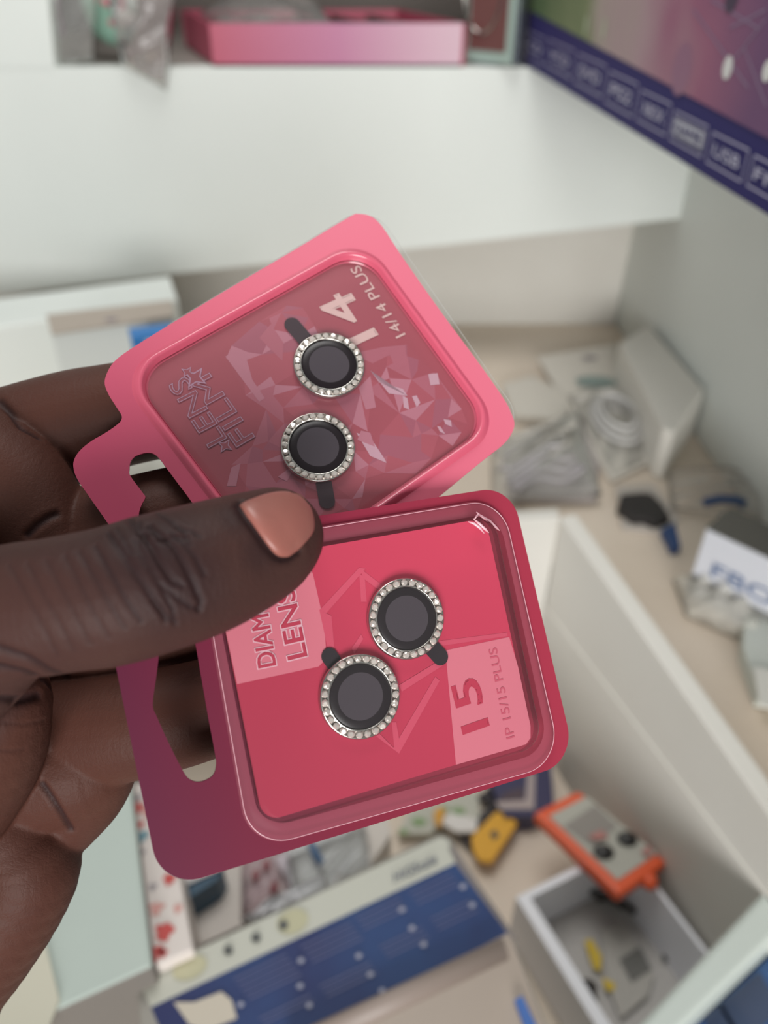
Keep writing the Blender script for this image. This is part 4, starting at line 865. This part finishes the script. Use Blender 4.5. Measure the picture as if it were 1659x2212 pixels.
nv = len(hm_.vertices); co = np.empty(nv*3); hm_.vertices.foreach_get('co', co); co = co.reshape(-1, 3)
no = np.empty(nv*3); hm_.vertices.foreach_get('normal', no); no = no.reshape(-1, 3)
print('HAND verts', nv)
bvh = BVHTree.FromPolygons([tuple(v) for v in co], [tuple(p.vertices) for p in hm_.polygons])
def cast(px, py):
    r = ray(px, py).normalized(); h = bvh.ray_cast(EYE, r); return h[0]
disp = np.zeros(nv)
def crease(pts, depth, width, sub=6):
    q = []
    for i in range(len(pts)-1):
        for k in range(sub):
            t_ = k/sub; h = cast(pts[i][0]*(1-t_)+pts[i+1][0]*t_, pts[i][1]*(1-t_)+pts[i+1][1]*t_)
            if h is not None: q.append(np.array(h))
    if not q: return
    q = np.array(q); lo = q.min(0)-4*width; hi = q.max(0)+4*width
    idx = np.where(np.all((co > lo) & (co < hi), axis=1))[0]; best = np.full(len(idx), 1e9)
    for i in range(len(q)-1):
        a = q[i]; ab = q[i+1]-a; L2 = ab@ab+1e-15; 
        if L2 > (.004)**2: continue
        t_ = np.clip(((co[idx]-a)@ab)/L2, 0, 1); dd_2 = np.linalg.norm(co[idx]-a-t_[:, None]*ab, axis=1); best = np.minimum(best, dd_2)
    disp[idx] += -depth*np.exp(-(best/width)**2) + depth*.12*np.exp(-((best-width*2.2)/width)**2)
for pts, dp, wd in (
    ([(277, 1120), (300, 1150), (330, 1180), (350, 1225), (368, 1255), (380, 1262)], 0.000341, .00045),
    ([(322, 1135), (345, 1155), (375, 1180), (398, 1220), (418, 1262), (434, 1300), (430, 1320)], 0.000434, .00045),
    ([(234, 1150), (262, 1190), (290, 1235), (318, 1275), (345, 1315), (360, 1345)], 0.000341, .00045),
    ([(340, 1110), (372, 1128), (400, 1150), (412, 1180)], .00025, .0004), ([(300, 1128), (316, 1165), (340, 1210), (372, 1250), (396, 1268)], .0003, .0004), ([(372, 1150), (392, 1172), (420, 1200), (446, 1250)], .00022, .0004), ([(290, 1165), (325, 1225), (352, 1275), (372, 1318), (378, 1345)], .00025, .0004), ([(385, 1140), (412, 1146), (436, 1160)], .0002, .0004), ([(330, 1300), (360, 1330), (384, 1352)], .00022, .0004), ([(250, 1140), (270, 1172), (288, 1200)], .0002, .0004),
    ([(322, 1135), (312, 1160), (298, 1170)], 0.000248, .00045), ([(345, 1168), (380, 1160), (405, 1163)], 0.000248, .00045),
    ([(355, 1265), (380, 1290), (410, 1310), (430, 1318)], 0.000248, .00045), ([(300, 1155), (330, 1150), (360, 1168)], 0.000211, .00042),
    ([(205, 1180), (240, 1240), (275, 1300), (310, 1350)], 0.000211, .00042), ([(170, 1190), (205, 1250), (240, 1310), (275, 1365)], 0.000177, .00042),
    ([(140, 1200), (172, 1262), (205, 1330), (240, 1385)], 0.000153, .00042), ([(100, 1210), (135, 1275), (170, 1345), (200, 1400)], 0.000140, .00042),
    ([(60, 1215), (95, 1285), (130, 1350), (165, 1415)], 0.000140, .00042), ([(20, 1220), (60, 1290), (95, 1360), (130, 1425)], 0.000140, .00042),
    ([(0, 1400), (60, 1420), (110, 1450), (150, 1462)], .0004, .0008), ([(0, 1440), (50, 1450), (100, 1470), (115, 1490)], .0005, .0009), ([(0, 1510), (40, 1512), (90, 1500)], .0006, .0009),
    ([(0, 1560), (50, 1565), (105, 1555)], 0.000112, .00045), ([(0, 1622), (30, 1622), (55, 1618)], 0.000112, .00045),
    ([(92, 1694), (112, 1724), (138, 1766), (156, 1796)], .0005, .0007),
    ([(60, 1155), (80, 1135), (105, 1118), (125, 1110)], .0005, .0008), ([(0, 868), (20, 890), (45, 925), (90, 950)], .0004, .0009)):
    crease(pts, dp, wd)
# nail bed groove
nail_px = [(516, 1093), (522, 1084), (545, 1074), (575, 1064), (604, 1059), (628, 1060), (650, 1066), (668, 1084), (679, 1108), (683, 1134), (679, 1152), (664, 1172), (645, 1191), (628, 1203), (611, 1206), (596, 1201), (575, 1178), (552, 1146), (532, 1118)]
crease(nail_px[12:] + nail_px[:2], .0006, .0008)
co2 = co + no*disp[:, None]
hm_.vertices.foreach_set('co', co2.ravel()); hm_.update()
# pigment attribute: 0 back-of-hand brown, 1 palm side
tc_ = [np.array(PD(x, y, dd_)) for x, y, dd_, r_ in thumb]; trd = [r_*dd_/FPX for x, y, dd_, r_ in thumb]
dmin = np.full(nv, 1e9)
for i in range(1, len(tc_)-1):
    a = tc_[i]; ab = tc_[i+1]-a; t_ = np.clip(((co-a)@ab)/(ab@ab), 0, 1); rad = trd[i]*(1-t_)+trd[i+1]*t_
    dmin = np.minimum(dmin, np.linalg.norm(co-a-t_[:, None]*ab, axis=1)/rad)
pal = np.clip((dmin-1.04)/.25, 0, 1)
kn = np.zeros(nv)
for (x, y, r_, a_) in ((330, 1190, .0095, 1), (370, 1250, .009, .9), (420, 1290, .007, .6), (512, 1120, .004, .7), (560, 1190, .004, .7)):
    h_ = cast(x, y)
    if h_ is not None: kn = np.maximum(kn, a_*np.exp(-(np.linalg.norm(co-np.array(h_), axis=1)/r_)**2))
kn = np.clip(kn + np.clip(-disp/.0004, 0, 1)*.9, 0, 1)  # knuckle pigment, plus crease shade put into the skin colour by depth
ak = hm_.attributes.new('knuckle_tone_crease_shade', 'FLOAT', 'POINT'); ak.data.foreach_set('value', kn.astype(np.float32))
at = hm_.attributes.new('palm_side', 'FLOAT', 'POINT'); at.data.foreach_set('value', pal.astype(np.float32))
for p in hm_.polygons: p.use_smooth = True
sk = bpy.data.materials.new('dark_brown_skin'); sk.use_nodes = True; n = sk.node_tree.nodes; L = sk.node_tree.links; b = n['Principled BSDF']
b.inputs['Roughness'].default_value = .55; b.inputs['Specular IOR Level'].default_value = .16
b.inputs['Subsurface Weight'].default_value = .12; b.inputs['Subsurface Radius'].default_value = (.004, .0015, .001); b.inputs['Subsurface Scale'].default_value = .4
an = n.new('ShaderNodeAttribute'); an.attribute_name = 'palm_side'; tcn = n.new('ShaderNodeTexCoord')
nz = n.new('ShaderNodeTexNoise'); nz.inputs['Scale'].default_value = 55; nz.inputs['Detail'].default_value = 6; L.new(tcn.outputs['Object'], nz.inputs['Vector'])
m1 = n.new('ShaderNodeMix'); m1.data_type = 'RGBA'; m1.inputs[6].default_value = lin((80, 53, 47)); m1.inputs[7].default_value = lin((64, 42, 40))
m2 = n.new('ShaderNodeMix'); m2.data_type = 'RGBA'; m2.inputs[6].default_value = lin((88, 55, 45)); m2.inputs[7].default_value = lin((76, 46, 40))
m3 = n.new('ShaderNodeMix'); m3.data_type = 'RGBA'
for q in (m1, m2): L.new(nz.outputs['Fac'], q.inputs[0])
L.new(an.outputs['Fac'], m3.inputs[0]); L.new(m1.outputs[2], m3.inputs[6]); L.new(m2.outputs[2], m3.inputs[7]); ank = n.new('ShaderNodeAttribute'); ank.attribute_name = 'knuckle_tone_crease_shade'; m4 = n.new('ShaderNodeMix'); m4.data_type = 'RGBA'; m4.inputs[7].default_value = lin((38, 26, 29))
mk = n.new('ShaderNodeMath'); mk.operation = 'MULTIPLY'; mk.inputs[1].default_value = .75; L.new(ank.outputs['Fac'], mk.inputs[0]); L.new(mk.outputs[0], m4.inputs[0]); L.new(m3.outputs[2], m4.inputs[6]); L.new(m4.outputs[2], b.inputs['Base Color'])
n1 = n.new('ShaderNodeTexNoise'); n1.inputs['Scale'].default_value = 1500; n1.inputs['Detail'].default_value = 3; L.new(tcn.outputs['Object'], n1.inputs['Vector'])
mpn = n.new('ShaderNodeMapping'); mpn.inputs['Rotation'].default_value = (-.93, .0, .30); mpn.inputs['Scale'].default_value = (900, 160, 160); L.new(tcn.outputs['Object'], mpn.inputs[0])
wv = n.new('ShaderNodeTexNoise'); wv.inputs['Scale'].default_value = 1; wv.inputs['Detail'].default_value = 2; wv.inputs['Distortion'].default_value = .6; L.new(mpn.outputs[0], wv.inputs['Vector'])
vo = n.new('ShaderNodeTexVoronoi'); vo.feature = 'DISTANCE_TO_EDGE'; vo.inputs['Scale'].default_value = 1100; L.new(tcn.outputs['Object'], vo.inputs['Vector'])
vr = n.new('ShaderNodeMapRange'); vr.inputs[1].default_value = 0; vr.inputs[2].default_value = .18; vr.inputs[4].default_value = .25; L.new(vo.outputs['Distance'], vr.inputs[0])
ma = n.new('ShaderNodeMath'); ma.operation = 'ADD'; L.new(vr.outputs[0], ma.inputs[0]); L.new(n1.outputs['Fac'], ma.inputs[1])
mm = n.new('ShaderNodeMath'); mm.operation = 'MULTIPLY_ADD'; mm.inputs[1].default_value = 1.3; L.new(wv.outputs['Fac'], mm.inputs[0]); L.new(ma.outputs[0], mm.inputs[2])
bp = n.new('ShaderNodeBump'); bp.inputs['Strength'].default_value = .32; bp.inputs['Distance'].default_value = .00022; L.new(mm.outputs[0], bp.inputs['Height']); L.new(bp.outputs[0], b.inputs['Normal'])
hm_.materials.clear(); hm_.materials.append(sk)
hand = bpy.data.objects.new('hand', hm_); C.objects.link(hand)
tag(hand, 'dark brown left hand pinching both pink cards between thumb and fingers', 'hand')
# thumbnail: curved plate following the thumb
bvh = BVHTree.FromPolygons([tuple(v) for v in co2], [tuple(p.vertices) for p in hm_.polygons])
cx = sum(p[0] for p in nail_px)/len(nail_px); cy = sum(p[1] for p in nail_px)/len(nail_px)
mb = MB(); nm = bpy.data.materials.new('fingernail'); nm.use_nodes = True; b = nm.node_tree.nodes['Principled BSDF']; b.inputs['Base Color'].default_value = lin((158, 98, 88)); b.inputs['Roughness'].default_value = .42; b.inputs['Coat Weight'].default_value = .05; b.inputs['Subsurface Weight'].default_value = .1; b.inputs['Subsurface Radius'].default_value = (.003, .001, .001)
tipm = mat('nail_free_edge', (160, 128, 108), .35, coat=.3)
NP = [Vector(p) for p in nail_px]; NPs = []
for i in range(len(NP)):
    p0, p1, p2, p3 = NP[i-1], NP[i], NP[(i+1) % len(NP)], NP[(i+2) % len(NP)]
    for k in range(3): t_ = k/3; NPs.append(.5*((2*p1)+(p2-p0)*t_+(2*p0-5*p1+4*p2-p3)*t_*t_+(3*p1-p0-3*p2+p3)*t_**3))
rings_ = [0, .2, .4, .6, .75, .87, .94, 1.0]; vs = []; M_ = len(NPs); cpt = Vector((cx, cy))
tcen = Vector(tc_[-2]); last = None
for s_ in rings_[1:]:
    for p in NPs:
        q = cpt + (p-cpt)*s_; h = bvh.ray_cast(EYE, ray(q.x, q.y).normalized())
        hp = h[0]; nn = h[1]
        if hp is None or nn.dot(ray(q.x, q.y)) > 0 and False: hp = PD(q.x, q.y, .1405)
        lift = .0005 if s_ < .93 else (.0003 if s_ < .99 else -.0005)
        vs.append(hp - FV*0 + (nn.normalized() if nn is not None else -FV)*lift)
h = bvh.ray_cast(EYE, ray(cx, cy).normalized()); vs.append(h[0]+h[1].normalized()*.0005)
ci = len(vs)-1; R_ = len(rings_)-1
fs = [[ci, i, (i+1) % M_] for i in range(M_)] + [[k*M_+i, k*M_+(i+1) % M_, (k+1)*M_+(i+1) % M_, (k+1)*M_+i] for k in range(R_-1) for i in range(M_)]
mb.add(vs, fs, nm, True)
nail = mb.build('thumbnail'); nail.data.transform(Matrix.Translation(nail.location)); nail.location = (0, 0, 0); nail.parent = hand; nail['label'] = 'pinkish beige thumbnail'
sm2 = nail.modifiers.new('relax', 'SMOOTH'); sm2.factor = .5; sm2.iterations = 3
